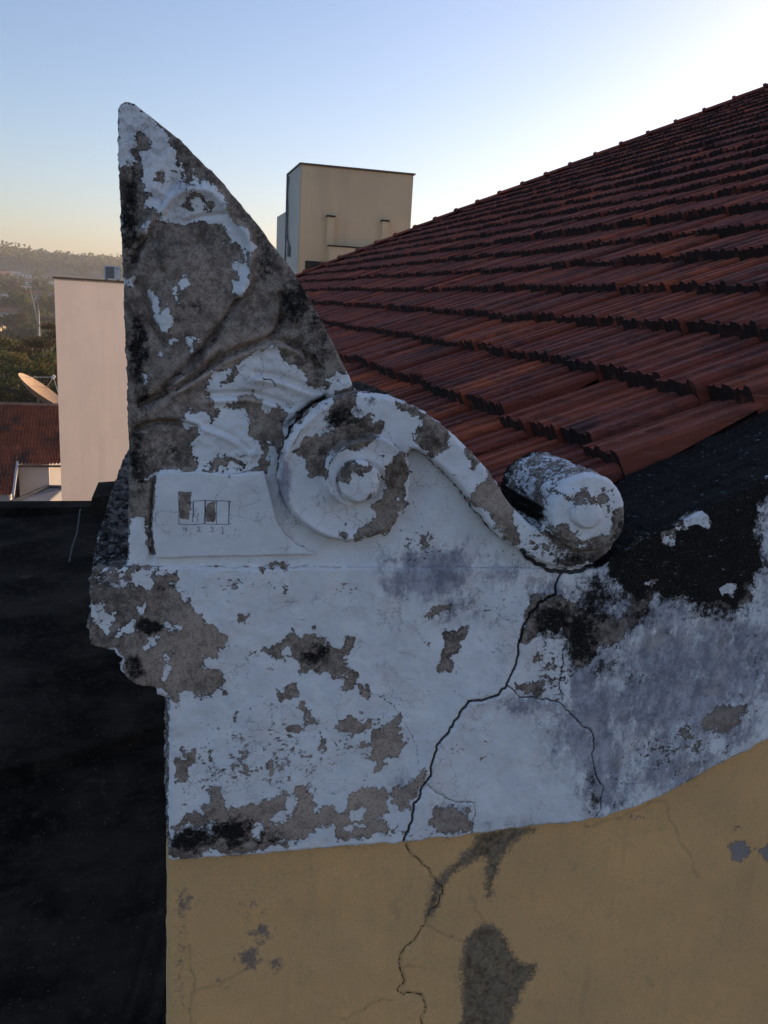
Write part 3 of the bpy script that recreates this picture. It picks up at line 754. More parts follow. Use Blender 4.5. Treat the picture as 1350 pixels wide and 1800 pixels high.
def hexfill(loop, pitch):
    """interior points of a closed loop, by scanline"""
    lo = loop.min(0); hi = loop.max(0)
    a = loop; b = np.roll(loop, -1, 0)
    cell = pitch * 0.62
    occ = np.zeros((int((hi[0] - lo[0]) / cell) + 5, int((hi[1] - lo[1]) / cell) + 5), bool)
    gi = ((loop - lo) / cell).astype(int) + 2
    for dx in (-1, 0, 1):
        for dy in (-1, 0, 1): occ[gi[:, 0] + dx, gi[:, 1] + dy] = True
    out = []
    ys = np.arange(lo[1] + pitch * .5, hi[1], pitch * .87)
    for r, y in enumerate(ys):
        k = (a[:, 1] > y) != (b[:, 1] > y)
        xs = np.sort(a[k, 0] + (y - a[k, 1]) * (b[k, 0] - a[k, 0]) / (b[k, 1] - a[k, 1]))
        off = (r % 2) * pitch * .5
        for i in range(0, len(xs) - 1, 2):
            x = np.arange(math.ceil((xs[i] - lo[0] - off) / pitch), math.floor((xs[i + 1] - lo[0] - off) / pitch) + 1) * pitch + lo[0] + off
            if len(x): out.append(np.stack([x, np.full(len(x), y)], 1))
    P = np.vstack(out)
    P = P + (np.random.default_rng(3).random(P.shape) - .5) * pitch * .25
    g = ((P - lo) / cell).astype(int) + 2
    g[:, 0] = np.clip(g[:, 0], 0, occ.shape[0] - 1); g[:, 1] = np.clip(g[:, 1], 0, occ.shape[1] - 1)
    return P[~occ[g[:, 0], g[:, 1]]]


def solid(name, outline, v0, thick, pitch, relief, attrs, side_attrs, mat, par, rnd=(5, .004), jag=1.0, steps=8, smooth=2, side_noise=.003):
    out = smooth_loop(outline, smooth) if smooth else np.asarray(outline, float)
    lp = densify(out, pitch)
    if jag: lp = loop_jag(lp, jag)
    # drop near-duplicates
    keep = np.linalg.norm(np.roll(lp, -1, 0) - lp, axis=1) > pitch * .25
    lp = lp[keep]
    area = 0.5 * np.sum(lp[:, 0] * np.roll(lp[:, 1], -1) - np.roll(lp[:, 0], -1) * lp[:, 1])
    if area > 0: lp = lp[::-1]
    inner = hexfill(lp, pitch)
    n = len(lp)
    P = np.vstack([lp, inner])
    c0 = P.mean(0)
    vs = [Vector(((p[0] - c0[0]) / 100, (p[1] - c0[1]) / 100)) for p in P.tolist()]
    ed = [(i, (i + 1) % n) for i in range(n)]
    rv, re, rf, ov, oe, of = delaunay_2d_cdt(vs, ed, [], 1, 1e-5)
    V = np.array([(v.x, v.y) for v in rv]) * 100 + c0
    Fc = np.array([f for f in rf if len(f) == 3], int)
    # boundary loop in result vertices
    mp = {}
    for i, o in enumerate(ov):
        for q in o: mp[q] = i
    bl = []
    for i in range(n):
        j = mp.get(i)
        if j is not None and (not bl or bl[-1] != j): bl.append(j)
    if bl[0] == bl[-1]: bl.pop()
    bl = np.array(bl)
    base = on_plane_v(V, v0)
    d = np.abs(sdf(V, out, max(rnd[0] * 1.3, 6)))
    t = np.clip(1 - d / rnd[0], 0, 1)
    h = relief(V) - rnd[1] * (1 - np.sqrt(np.clip(1 - t * t, 0, 1)))
    W = base.copy()
    W[:, 1] = v0 - h
    # orientation: want normals toward -y
    a, b, c = W[Fc[:, 0]], W[Fc[:, 1]], W[Fc[:, 2]]
    ny = np.cross(b - a, c - a)[:, 1]
    Fc[ny > 0] = Fc[ny > 0][:, ::-1]
    at = attrs(V)
    # sides
    ring = W[bl]; PB = V[bl]
    m_ = len(bl)
    tan = np.roll(ring, -1, 0) - np.roll(ring, 1, 0)
    nx, nz = tan[:, 2], -tan[:, 0]
    L = np.hypot(nx, nz) + 1e-9; nx /= L; nz /= L
    cen = ring.mean(0)
    poly2 = ring[:, [0, 2]]
    ar = 0.5 * np.sum(poly2[:, 0] * np.roll(poly2[:, 1], -1) - np.roll(poly2[:, 0], -1) * poly2[:, 1])
    if ar < 0: nx, nz = -nx, -nz
    verts = [W]; sides = []; prev = bl
    tot = len(W)
    sa = {k: [] for k in at}
    for k in range(1, steps + 1):
        tt = k / steps
        r = ring.copy()
        r[:, 1] = ring[:, 1] + (v0 + thick - ring[:, 1]) * tt
        nz_ = fbm(PB[:, 0] + 3 * PB[:, 1], np.full(m_, tt * thick * 900) + 50, 22, 21, 3) * 2 * side_noise
        r[:, 0] += nx * nz_; r[:, 2] += nz * nz_
        verts.append(r)
        ids = np.arange(tot, tot + m_)
        q = np.stack([prev, np.roll(prev, -1), np.roll(ids, -1), ids], 1)
        sides.append(q); prev = ids; tot += m_
        s = side_attrs(PB, tt, nx, nz)
        for kk in sa: sa[kk].append(s[kk])
    AV = np.vstack(verts)
    Q = np.vstack(sides)
    a, b, c = AV[Q[0, 0]], AV[Q[0, 1]], AV[Q[0, 2]]
    # orientation test on average
    A_, B_, D_ = AV[Q[:, 0]], AV[Q[:, 1]], AV[Q[:, 3]]
    nn = np.cross(B_ - A_, D_ - A_)
    nn_s = np.sum(nn[:m_, 0] * nx + nn[:m_, 2] * nz)
    if nn_s < 0: Q = Q[:, ::-1]
    me = bpy.data.meshes.new(name)
    nt, nq = len(Fc), len(Q)
    loops = np.concatenate([Fc.ravel(), Q.ravel(), prev]).astype(np.int32)
    starts = np.concatenate([np.arange(nt) * 3, nt * 3 + np.arange(nq) * 4, [nt * 3 + nq * 4]]).astype(np.int32)
    me.vertices.add(len(AV)); me.loops.add(len(loops)); me.polygons.add(nt + nq + 1)
    me.vertices.foreach_set('co', AV.astype(np.float32).ravel())
    me.loops.foreach_set('vertex_index', loops)
    me.polygons.foreach_set('loop_start', starts)
    me.polygons.foreach_set('use_smooth', np.ones(nt + nq + 1, bool))
    me.update(calc_edges=True)
    for kk in at:
        arr = np.concatenate([at[kk]] + sa[kk]).astype(np.float32)
        A = me.attributes.new(kk, 'FLOAT', 'POINT')
        A.data.foreach_set('value', arr)
    me.materials.append(mat)
    me.validate()
    o = bpy.data.objects.new(name, me)
    C.objects.link(o)
    if par is not None: parent(o, par)
    return o


def plain_sides(mold=.3, chip=.5, paint=None):
    def f(P, t, nx, nz):
        w = wear(P)
        up = np.clip(nz, 0, 1)
        k = min(1, t * 3)
        w['mold'] = w['mold'] * (1 - k) + k * (mold * (0.5 + up)) 
        w['chip'] = np.maximum(w['chip'], chip)
        w['crack'] = np.full(len(P), -30.)
        if paint is not None: w['paint'] = w['paint'] * (1 - k) + paint * k
        return w
    return f


# ------------------------------------------------------------------ the old building
bld = empty('old_building', (0.6, 1.57, 0), 'old house with a scrolled white and ochre gable wall and brown-red tiled hip roof', 'building')
par_e = empty('parapet', (0.6, 1.57, ZC - 1.0))
parent(par_e, bld)

crack_lines = [(densify(np.array(l), 5, False), w) for l, w in CRACKS]


def crack_depth(P, dep=.003):
    out = np.zeros(len(P))
    for L, w in crack_lines:
        if w < 1.2: continue
        L2 = L + np.stack([fbm(L[:, 0], L[:, 1], 14, 3, 3) * 7, fbm(L[:, 0], L[:, 1], 14, 9, 3) * 7], 1)
        d = polyline_dist(P, L2, 12)
        out = np.maximum(out, np.clip(1 - d / (w + 1.5), 0, 1) * dep * min(w, 3))
    return out


def wall_relief(P):
    x, y = P[:, 0], P[:, 1]
    h = fbm(x, y, 160, 1, 3) * .010 + fbm(x, y, 26, 4, 4) * .0034
    # mouldings of the cornice end: quiet steps to the left of the corner
    k = np.clip((300 - x) / 60, 0, 1)
    h += k * .004 * np.sin(y / 26.0)
    # broken lump lines
    h -= crack_depth(P)
    # swelling either side of the long crack
    L = crack_lines[0][0]
    h += .004 * np.exp(-(polyline_dist(P, L, 60) / 26) ** 2)
    return h


WALL_OUT = [(160, 1060), (159, 1030), (163, 1004), (172, 998), (235, 999), (420, 999), (700, 999), (960, 1000), (1058, 1002), (1068, 992), (1090, 974), (1120, 955), (1155, 937), (1200, 915), (1250, 890), (1300, 866), (1347, 842), (1400, 816), (1500, 770), (1750, 665), (1750, 1085), (1550, 1187), (1450, 1243), (1350, 1297), (1290, 1328), (1230, 1362), (1170, 1396), (1110, 1420), (1060, 1435), (1000, 1445), (930, 1453), (830, 1466), (700, 1481), (500, 1497), (380, 1507), (304, 1514),
            (298, 1512), (297, 1450), (298, 1300), (299, 1240), (296, 1229), (288, 1226), (277, 1221), (275, 1210), (262, 1206), (241, 1204), (226, 1193), (216, 1179), (214, 1166), (217, 1158), (206, 1152), (202, 1143), (185, 1141), (170, 1139), (159, 1135), (158, 1100)]


def wall_sides(P, t, nx, nz):
    w = wear(P)
    k = min(1, t * 6)
    up = np.clip(nz * 1.5, 0, 1)
    right = np.clip((P[:, 0] - 1040) / 40, 0, 1)
    w['mold'] = w['mold'] * (1 - k) + k * np.where(up > .3, .7 + .55 * right, .5)
    w['paint'] = np.minimum(w['paint'], 40) * (1 - k) + k * (2 + 6 * fbm(P[:, 0], P[:, 1] + t * 300, 60, 31, 3) - 4 * right * up)
    w['chip'] = np.maximum(w['chip'], .6)
    w['crack'] = np.full(len(P), -30.)
    return w


wall = solid('plastered_band', WALL_OUT, 1.57, .33, 2.4, wall_relief, wear, wall_sides, PLASTER, par_e, rnd=(4, .004), jag=1.3, steps=36, smooth=0, side_noise=.006)

# ---- field behind the ornament, with the leaf
def field_relief(P):
    x, y = P[:, 0], P[:, 1]
    h = fbm(x, y, 120, 7, 3) * .006 + fbm(x, y, 22, 8, 4) * .0032
    rough = np.clip((660 - x) / 60, 0, 1) * np.clip((830 - y) / 30, 0, 1)
    h += rough * fbm(x, y, 9, 12, 3) * .0022
    for l, w, dep in LEAF_GROOVES:
        L = smooth_line(l)
        d_ = polyline_dist(P, L, 30)
        h -= dep * (1.35 * np.exp(-(d_ / w) ** 2) + .45 * np.exp(-(d_ / (.5 * w)) ** 2))
    for l, w, dep in LEAF_RIDGES:
        L = smooth_line(l)
        h += 1.4 * dep * np.exp(-(polyline_dist(P, L, 30) / w) ** 2)
    for bx_, by_, rx, ry, s in LEAF_BULGE:
        h += s * np.exp(-((x - bx_) / rx) ** 2 - ((y - by_) / ry) ** 2)
    # coved bed round the panel, below the volute and under the neck
    h -= .006 * np.clip((x - 470) / 40, 0, 1) * np.exp(-((np.hypot(x - 606, y - 838) - 135) / 16) ** 2)
    h -= crack_depth(P)
    return h


FIELD_OUT = [(222, 176), (240, 184), (258, 199), (275, 212), (300, 232), (325, 253), (345, 274), (370, 299), (395, 324), (420, 354), (445, 384), (470, 417), (495, 449), (515, 477), (530, 499), (548, 529), (563, 559), (578, 589), (592, 614), (602, 637), (612, 655), (626, 690), (660, 716), (720, 735), (770, 765), (830, 815), (900, 915), (950, 960), (1040, 980), (1050, 1000), (900, 1002), (560, 1003), (240, 1003),
             (222, 1003), (225, 985), (226, 940), (227, 880), (227, 830), (227, 781), (225, 692), (223, 642), (220, 590), (218, 531), (214, 420), (211, 350), (209, 290), (207, 240), (207, 200), (211, 184)]
field = solid('leaf_and_field', FIELD_OUT, 1.58, .20, 2.4, field_relief, wear, plain_sides(.5, .5), PLASTER, par_e, rnd=(5, .006), jag=1.0, steps=10, smooth=1)
field.name = 'leaf_ornament'

# ---- scroll: volute, neck and roll end
SPIRAL = [(-104, 157), (-132, 148), (-155.6, 145), (-180, 141), (-199, 135), (-224, 121), (-253, 111), (-275, 104), (-304, 97), (-338, 95), (-360, 90), (-387, 87), (-425, 89), (-450, 76), (-482, 70), (-516, 68), (-540, 62), (-571, 52), (-608, 43), (-644, 37)]


def spiral_height(P):
    dx, dy = P[:, 0] - 631, P[:, 1] - 847
    r = np.hypot(dx, dy); th = np.degrees(np.arctan2(dy, dx))
    A = np.array([-a for a, _ in SPIRAL]); Rr = np.array([q for _, q in SPIRAL])
    base = (-th) % 360
    h = np.zeros(len(P))
    for k in (0, 1):
        ang = base + 360 * k
        rk = np.interp(ang, A, Rr)
        amp = .024 * np.clip((ang - 350) / 50, 0, 1) * np.clip((660 - ang) / 60, 0, 1)
        d = rk - r
        s = np.clip(d / 5 + .5, 0, 1)
        h += amp * s * s * (3 - 2 * s)
        h -= .45 * amp * np.exp(-np.clip(-d, 0, None) / 16) * (d < 0)
        h += .30 * amp * np.exp(-np.clip(d, 0, None) / 9) * (d >= 0)
        # lip of the outer turn
        lip = np.clip((360 - ang) / 60, 0, 1) * (k == 0) * np.clip((ang - 100) / 30, 0, 1)
        h += lip * (.006 * np.exp(-((d - 9) / 7) ** 2) - .006 * np.exp(-((d - 45) / 26) ** 2))
    return h, r


def scroll_relief(P):
    x, y = P[:, 0], P[:, 1]
    h = fbm(x, y, 90, 17, 3) * .005 + fbm(x, y, 22, 18, 4) * .0026
    hs_, r = spiral_height(P)
    h += hs_ * np.clip((175 - r) / 20, 0, 1)
    h -= .006 * np.exp(-((r - 39) / 4) ** 2)
    # neck: rounded raised edges
    # roll whorl
    rr = np.hypot(x - 1006, y - 903)
    q = np.clip((46 - rr) / 5 + .5, 0, 1)
    rollmask = np.clip((x - 950) / 10, 0, 1)
    h += rollmask * .010 * q * q * (3 - 2 * q)
    R2 = np.hypot(x - 1030, y - 898)
    h += np.clip((x - 940) / 20, 0, 1) * .012 * np.clip((70 - R2) / 6 + .5, 0, 1)
    h -= .008 * np.exp(-(np.abs(R2 - 74) / 4) ** 2) * (y > 900)
    return h


SCROLL_OUT = [(618, 692), (630, 690), (645, 692), (668, 693), (702, 702), (740, 719), (768, 740), (800, 765), (822, 788), (850, 815), (868, 840), (900, 890), (925, 916), (942, 930), (955, 935), (962, 925), (960, 900), (964, 880), (975, 861), (990, 846), (1010, 834), (1036, 830), (1060, 835), (1080, 851), (1092, 870), (1097, 892), (1096, 918), (1089, 946), (1074, 970), (1052, 988), (1026, 998), (998, 1001), (970, 997), (939, 984), (905, 963), (872, 939), (843, 905), (818, 868), (785, 831), (756, 806), (728, 788), (716, 800), (722, 826), (722, 849), (719, 882), (706, 908), (685, 930), (662, 944), (640, 951), (620, 954), (598, 953), (570, 946), (544, 932), (520, 911), (503, 888), (493, 866), (490, 845), (492, 815), (499, 787), (513, 760), (532, 737), (560, 713), (585, 699), (603, 692)]


def scroll_sides(P, t, nx, nz):
    w = wear(P)
    k = min(1, t * 7)
    roll = (P[:, 0] > 955)
    nse = fbm(P[:, 0] * 1.3, P[:, 1] + t * 260, 34, 44, 4)
    upn = np.clip(nz * 1.6 + .2, 0, 1)
    painted = np.where(roll, 16 * upn - 4 + 26 * nse, -3 + 30 * nse)
    w['paint'] = w['paint'] * (1 - k) + k * painted
    w['mold'] = w['mold'] * (1 - k) + k * np.where(roll, np.clip(1.3 - 1.9 * upn, 0, 1.2) + .8 * max(0, t - .85) / .15, .75)
    w['chip'] = np.maximum(w['chip'], .55)
    w['crack'] = np.full(len(P), -30.)
    return w


scroll = solid('scroll_band', SCROLL_OUT, 1.545, .235, 2.2, scroll_relief, wear, scroll_sides, PLASTER, par_e, rnd=(9, .012), jag=1.1, steps=22, smooth=1, side_noise=.004)


def circle_px(cx, cy, rx, ry, n=40, rot=0):
    t = np.linspace(0, 2 * np.pi, n, endpoint=False)
    a, b = rx * np.cos(t), ry * np.sin(t)
    return np.stack([cx + a * math.cos(rot) - b * math.sin(rot), cy + a * math.sin(rot) + b * math.cos(rot)], 1)


def dome(cx, cy, r, hgt):
    def f(P):
        d = np.hypot(P[:, 0] - cx, P[:, 1] - cy) / r
        return hgt * np.sqrt(np.clip(1 - d * d * .96, 0, 1)) + fbm(P[:, 0], P[:, 1], 14, 50, 3) * .0022
    return f


boss = solid('volute_boss', circle_px(631, 846, 36, 38), 1.509, .04, 2.0, dome(631, 846, 38, .008), wear, plain_sides(.2, .3), PLASTER, par_e, rnd=(6, .006), jag=.8, steps=4, smooth=0)
boss2 = solid('roll_boss', circle_px(1033, 904, 27, 26), 1.511, .03, 2.0, dome(1033, 904, 27, .006), wear, plain_sides(.2, .3), PLASTER, par_e, rnd=(6, .007), jag=.8, steps=4, smooth=0)

# ---- flat panel with pen marks
PANEL_OUT = [(276, 836), (300, 830), (350, 830), (420, 834), (464, 828), (469, 846), (478, 880), (487, 916), (500, 938), (522, 958), (552, 974), (540, 976), (420, 978), (300, 981), (277, 981), (270, 962), (268, 920), (270, 870)]
PX = lambda p: Z(260, 820, 5.625, p)
RECTS = [PX([(305, 240), (437, 245), (434, 300), (428, 425), (405, 430), (405, 522), (330, 520), (312, 505)]), PX([(578, 362), (668, 352), (668, 545), (600, 555), (582, 550)])]


def panel_relief(P):
    x, y = P[:, 0], P[:, 1]
    h = fbm(x, y, 60, 61, 3) * .003
    return h


def panel_wear(P):
    w = wear(P)
    w['paint'] = np.maximum(w['paint'], np.where((P[:, 0] > 272), 8, w['paint']))
    for r in RECTS:
        w['paint'] = np.minimum(w['paint'], -3.0 * sdf(P, r))
    w['chip'] *= .0
    w['tan'] = np.where(sdf(P, RECTS[0]) > -4, .2, w['tan']); w['tan'] = np.where(sdf(P, RECTS[1]) > -4, .2, w['tan'])
    return w


panel = solid('name_panel', PANEL_OUT, 1.569, .03, 1.8, panel_relief, panel_wear, plain_sides(.25, .4), PLASTER, par_e, rnd=(2.5, .003), jag=.5, steps=3, smooth=0)
INK = simple_material('blue_ink', (0.02, 0.03, 0.10), (0.05, 0.06, 0.14), 300, 0.7)
PEN = [[(305, 245), (306, 400), (308, 568)], [(300, 568), (370, 572), (440, 573), (560, 566), (680, 570), (790, 573), (822, 565)], [(448, 341), (520, 339), (560, 334), (680, 339), (825, 341)],
       [(443, 345), (446, 450), (440, 548)], [(449, 345), (450, 500)], [(564, 332), (562, 450), (556, 570)], [(570, 336), (568, 560)], [(680, 332), (676, 450), (678, 568)], [(800, 338), (803, 450), (796, 572)], [(808, 340), (802, 500), (800, 565)],
       [(356, 598), (352, 622), (383, 620)], [(378, 596), (380, 650)], [(486, 606), (500, 594), (514, 600), (512, 616), (487, 641), (528, 638)],
       [(614, 600), (632, 590), (646, 600), (628, 613), (647, 624), (640, 642), (616, 644)], [(728, 606), (738, 597), (740, 660)], [(722, 661), (758, 659)], [(490, 455), (502, 475), (485, 495)]]
mb = MB()
for ln in PEN:
    L = densify(np.array(PX(ln)), 3, False)
    L = L + np.stack([fbm(L[:, 0], L[:, 1], 8, 71, 2), fbm(L[:, 0], L[:, 1], 8, 73, 2)], 1) * .8
    hh = panel_relief(L)
    w3 = on_plane_v(L, 1.569)
    w3[:, 1] = 1.569 - hh - .0003
    mb.tube(w3, .00052, 4)
pen = mb.build('pen_marks', INK, par_e)

# ---- sloping top of the side cornice, running back from the end of the wall
N = 120
fr = [pt(165, 999, 1.60), pt(240, 999, 1.60)]
bk = [pt(226, 789, 2.3), pt(226, 789, 2.3) + Vector((.25, 0, .02))]
vv, ff = [], []
at = {k: [] for k in ('paint', 'mold', 'stain', 'crack', 'chip', 'tan')}
for i in range(N + 1):
    for j in range(N + 1):
        s, t = i / N, j / N
        p = (fr[0].lerp(fr[1], s)).lerp(bk[0].lerp(bk[1], s), t)
        xx, yy = i * .9, j * 5.5
        n_ = float(fbm(np.array([xx]), np.array([yy * 1.6 + xx * .5]), 20, 81, 4)[0])
        p = p + Vector((-.010 * math.sin(math.pi * t) * (1 - s), 0, n_ * .022 * (1 if s > 0 else .4)))
        vv.append(tuple(p))
        at['paint'].append(-3 + 60 * n_); at['mold'].append(.55); at['stain'].append(.6); at['crack'].append(-30); at['chip'].append(1.0); at['tan'].append(.2)
for i in range(N):
    for j in range(N):
        a = i * (N + 1) + j
        ff.append((a, a + N + 1, a + N + 2, a + 1))
# outer vertical face
n0 = len(vv)
for j in range(N + 1):
    p = Vector(vv[j]); vv.append((p.x + .02, p.y, p.z - .12))
    for k in at: at[k].append(at[k][j])
for j in range(N): ff.append((j, j + 1, n0 + j + 1, n0 + j))
co = mesh_obj('cornice_top', vv, ff, PLASTER, par_e, True)
for k in at:
    A = co.data.attributes.new(k, 'FLOAT', 'POINT'); A.data.foreach_set('value', np.array(at[k], np.float32))

# ---- ochre wall under the band
OC_OUT = [(298, 1480), (500, 1470), (830, 1440), (1060, 1405), (1230, 1330), (1350, 1265), (1550, 1155), (1750, 1050), (1750, 2150), (298, 2250), (297, 1900)]


def oc_relief(P):
    return fbm(P[:, 0], P[:, 1], 200, 91, 3) * .010 + fbm(P[:, 0], P[:, 1], 30, 93, 3) * .0016 - np.clip(1 - polyline_dist(P, OCHRE_CRACKS[0][0], 10) / 4, 0, 1) * .003


def oc_wear(P):
    st = np.full(len(P), -40.0)
    for q in OCHRE_STAIN: st = np.maximum(st, sdf(P, smooth_loop(q, 1), 40))
    gr = np.full(len(P), -40.0)
    for q in OCHRE_GREY: gr = np.maximum(gr, sdf(P, q, 40))
    crack = np.full(len(P), -30.)
    for line, w in OCHRE_CRACKS:
        L = densify(np.array(line), 5, False)
        L = L + np.stack([fbm(L[:, 0], L[:, 1], 12, 3, 3) * 7, fbm(L[:, 0], L[:, 1], 12, 9, 3) * 7], 1)
        crack = np.maximum(crack, w - polyline_dist(P, L, 25))
    return dict(stain=st, grey=gr, crack=crack, mold=blobs(P, OCHRE_DIRT))


ochre = solid('ochre_wall', OC_OUT, 1.592, .30, 3.2, oc_relief, oc_wear, lambda P, t, nx, nz: oc_wear(P), OCHRE, bld, rnd=(4, .003), jag=.5, steps=4, smooth=0)

# ------------------------------------------------------------------ tiled hip roof
H0, T = 0.95, 0.497
SL = math.atan(T)
G = .335 * H0


def row_u(i): return H0 * (1.239 + (i - 1) * .335)
def roof_z(u): return ZC - H0 + T * u


UR = row_u(27)
HIP = 19.58                       # u + v on the hip
roof = empty('roof', (1.2, 2.0, ZC - .4)); parent(roof, bld)
off = -.035
V0R = 1.905
z_ = lambda u: roof_z(u) + off
ue = .13
zb = z_(ue)
uverts = [(ue, V0R, zb), (UR, V0R, z_(UR)), (UR, HIP - UR, z_(UR)), (ue, HIP - ue, zb), (2 * UR - ue, V0R, zb), (2 * UR - ue, HIP - ue, zb),
          (ue, V0R, 0), (2 * UR - ue, V0R, 0), (2 * UR - ue, HIP - ue, 0), (ue, HIP - ue, 0)]
ufaces = [(0, 1, 2, 3), (3, 2, 5), (1, 4, 5, 2)]
ROOFBASE = simple_material('dark_roof_underlay', (0.02, 0.012, 0.01), (0.05, 0.022, 0.018), 4)
WALLSIDE = simple_material('side_wall_ochre', (0.30, 0.21, 0.12), (0.36, 0.25, 0.13), 2)
mesh_obj('roof_deck', uverts, ufaces, ROOFBASE, roof)
side_v = [(ue + .27, V0R, 0), (2 * UR - .2, V0R, 0), (2 * UR - .2, HIP - .2, 0), (ue + .27, HIP - .2, 0), (ue + .27, V0R, zb), (2 * UR - .2, V0R, zb), (2 * UR - .2, HIP - .2, zb), (ue + .27, HIP - .2, zb)]
mesh_obj('side_walls', side_v, [(0, 1, 5, 4), (1, 2, 6, 5), (2, 3, 7, 6), (3, 0, 4, 7)], WALLSIDE, bld)

TW = .205
PROF = [(0, .002), (.04, .014), (.15, .017), (.19, .004), (.27, .003), (.30, .009), (.34, .003), (.46, .002), (.49, .012), (.60, .014), (.64, .002), (.78, .002), (.81, .008), (.85, .002), (1, 0)]


def tile_geo(seed):
    r = random.Random(seed)
    vs, fs, mi = [], [], []
    L = .425
    n = len(PROF)
    j = [r.uniform(-.0015, .0015) for _ in PROF]
    chipx = [r.uniform(0, .007) for _ in PROF]
    for (x, zz) in ((0, .032), (L, -.022)):
        for k, (a, h) in enumerate(PROF):
            vs.append((x + (chipx[k] if x == 0 else 0), (a - .5) * TW * .98, zz + h + j[k]))
    for k, (a, h) in enumerate(PROF): vs.append((.003 + chipx[k] * .5, (a - .5) * TW * .98, -.036 + r.uniform(-.002, .002)))
    for k in range(n - 1):
        fs.append((k, n + k, n + k + 1, k + 1)); mi.append(0)
        fs.append((2 * n + k, k, k + 1, 2 * n + k + 1)); mi.append(1)
    fs.append((2 * n, n, 0)); mi.append(0)
    fs.append((3 * n - 1, n - 1, 2 * n - 1)); mi.append(0)
    return vs, fs, mi


GEOS = [tile_geo(s) for s in range(8)]
TM = []
for vs, fs, mi in GEOS:
    me = bpy.data.meshes.new('roof_tile'); me.from_pydata(vs, [], fs); me.materials.append(TILE); me.materials.append(TILE_NOSE)
    me.polygons.foreach_set('material_index', mi); me.update(); TM.append(me)


def tile_matrix(u, v, tilt, dz, rz):
    c, s = math.cos(SL), math.sin(SL)
    M = Matrix(((c, 0, -s, u), (0, 1, 0, v), (s, 0, c, roof_z(u)), (0, 0, 0, 1)))
    return M @ Matrix.Translation((0, 0, dz)) @ Matrix.Rotation(rz, 4, 'Z') @ Matrix.Rotation(tilt, 4, 'X')


tiles = []
tr = random.Random(5)
for i in range(-2, 28):
    u = row_u(i)
    shift = tr.uniform(0, TW) if True else 0
    rowdz = tr.uniform(-.004, .004)
    v = V0R + .01 + TW / 2 + (shift if i % 2 else 0) * 0
    while v < HIP - u - .05:
        wob = .010 * math.sin(v * 1.3 + i * 1.7)
        M = tile_matrix(u + tr.gauss(0, .011) + wob, v + tr.uniform(-.003, .003), tr.gauss(0, .022), rowdz + tr.uniform(-.005, .012), tr.gauss(0, .014))
        tiles.append((M, tr.randrange(8), u, v))
        v += TW
VIS = [(530, 470), (1350, 160), (1350, 722), (1085, 828), (900, 890), (740, 712), (610, 665), (560, 545)]


def project(p):
    d = np.array([p[0], p[1], p[2] - ZC])
    w = d @ AX_F
    if w <= .05: return None
    return 675 + F * (d @ AX_R) / w, 900 - F * (d @ AX_U) / w


cand = []
for k, (M, g, u, v) in enumerate(tiles):
    c = M @ Vector((.15, 0, 0))
    p = project(c)
    vis = p is not None and bool(inside(np.array([p]), VIS)[0])
    cand.append((0 if vis else 1, c.length_squared + 0 * k - 0, k) if vis else (1, (c - Vector((0, 0, ZC))).length_squared, k))
cand = [(a, (tiles[k][0].translation - Vector((0, 0, ZC))).length_squared, k) for a, _, k in cand]
cand.sort()
single = set(k for _, _, k in cand[:298])
rest_v, rest_f, rest_m, rest_t = [], [], [], []
rloc = Vector(roof.location) + Vector(bld.location)
for k, (M, g, u, v) in enumerate(tiles):
    if k in single:
        o = bpy.data.objects.new('roof_tile', TM[g])
        C.objects.link(o)
        o.parent = roof
        o.matrix_basis = Matrix.Translation(-rloc) @ M
    else:
        vs, fs, mi = GEOS[g]
        n0 = len(rest_v)
        rest_v += [tuple(M @ Vector(q)) for q in vs]
        rest_f += [tuple(n0 + a for a in f) for f in fs]
        rest_m += mi
        rest_t += [tr.random()] * len(vs)
o = mesh_obj('more_roof_tiles', rest_v, rest_f, [TILE, TILE_NOSE], roof, matidx=rest_m)
A = o.data.attributes.new('tone', 'FLOAT', 'POINT'); A.data.foreach_set('value', np.array(rest_t, np.float32))
o['kind'] = 'stuff'

# hip caps
hdir = Vector((-1, 1, -T)).normalized()
side = hdir.cross(Vector((0, 0, 1))).normalized()
upn = side.cross(hdir).normalized()
if upn.z < 0: upn = -upn
CAP = []
vs, fs = [], []
st = [(0, .100, .012), (.035, .104, .012), (.05, .094, 0), (.44, .082, -.01)]
K = 9
for (x, r, dz) in st:
    for k in range(K):
        a = math.pi * k / (K - 1)
        vs.append((-x, r * math.cos(a), r * .62 * math.sin(a) + dz))
for i in range(len(st) - 1):
    for k in range(K - 1):
        a = i * K + k
        fs.append((a, a + K, a + K + 1, a + 1))
fs.append(tuple(range(K)))
capme = bpy.data.meshes.new('hip_cap'); capme.from_pydata(vs, [], fs); capme.materials.append(TILE); capme.update()
for p_ in capme.polygons: p_.use_smooth = True
Mh = Matrix((( hdir.x, side.x, upn.x, 0), (hdir.y, side.y, upn.y, 0), (hdir.z, side.z, upn.z, 0), (0, 0, 0, 1)))
for k in range(-6, 30):
    u = 8.265 - .2727 * k; v = 11.31 + .2727 * k
    if u < .1: break
    o = bpy.data.objects.new('hip_cap', capme)
    C.objects.link(o); o.parent = roof
    o.matrix_basis = Matrix.Translation(Vector((u, v, roof_z(u) + .03)) - rloc) @ Mh @ Matrix.Rotation(tr.gauss(0, .01), 4, 'Z')

# ------------------------------------------------------------------ neighbouring black flat roof, below left
ann = empty('flat_roof_annex', (-2, 4, 0), 'low annex with a soot-black flat concrete roof left of the ornamented wall', 'annex')
ZS = ZC - 1.9


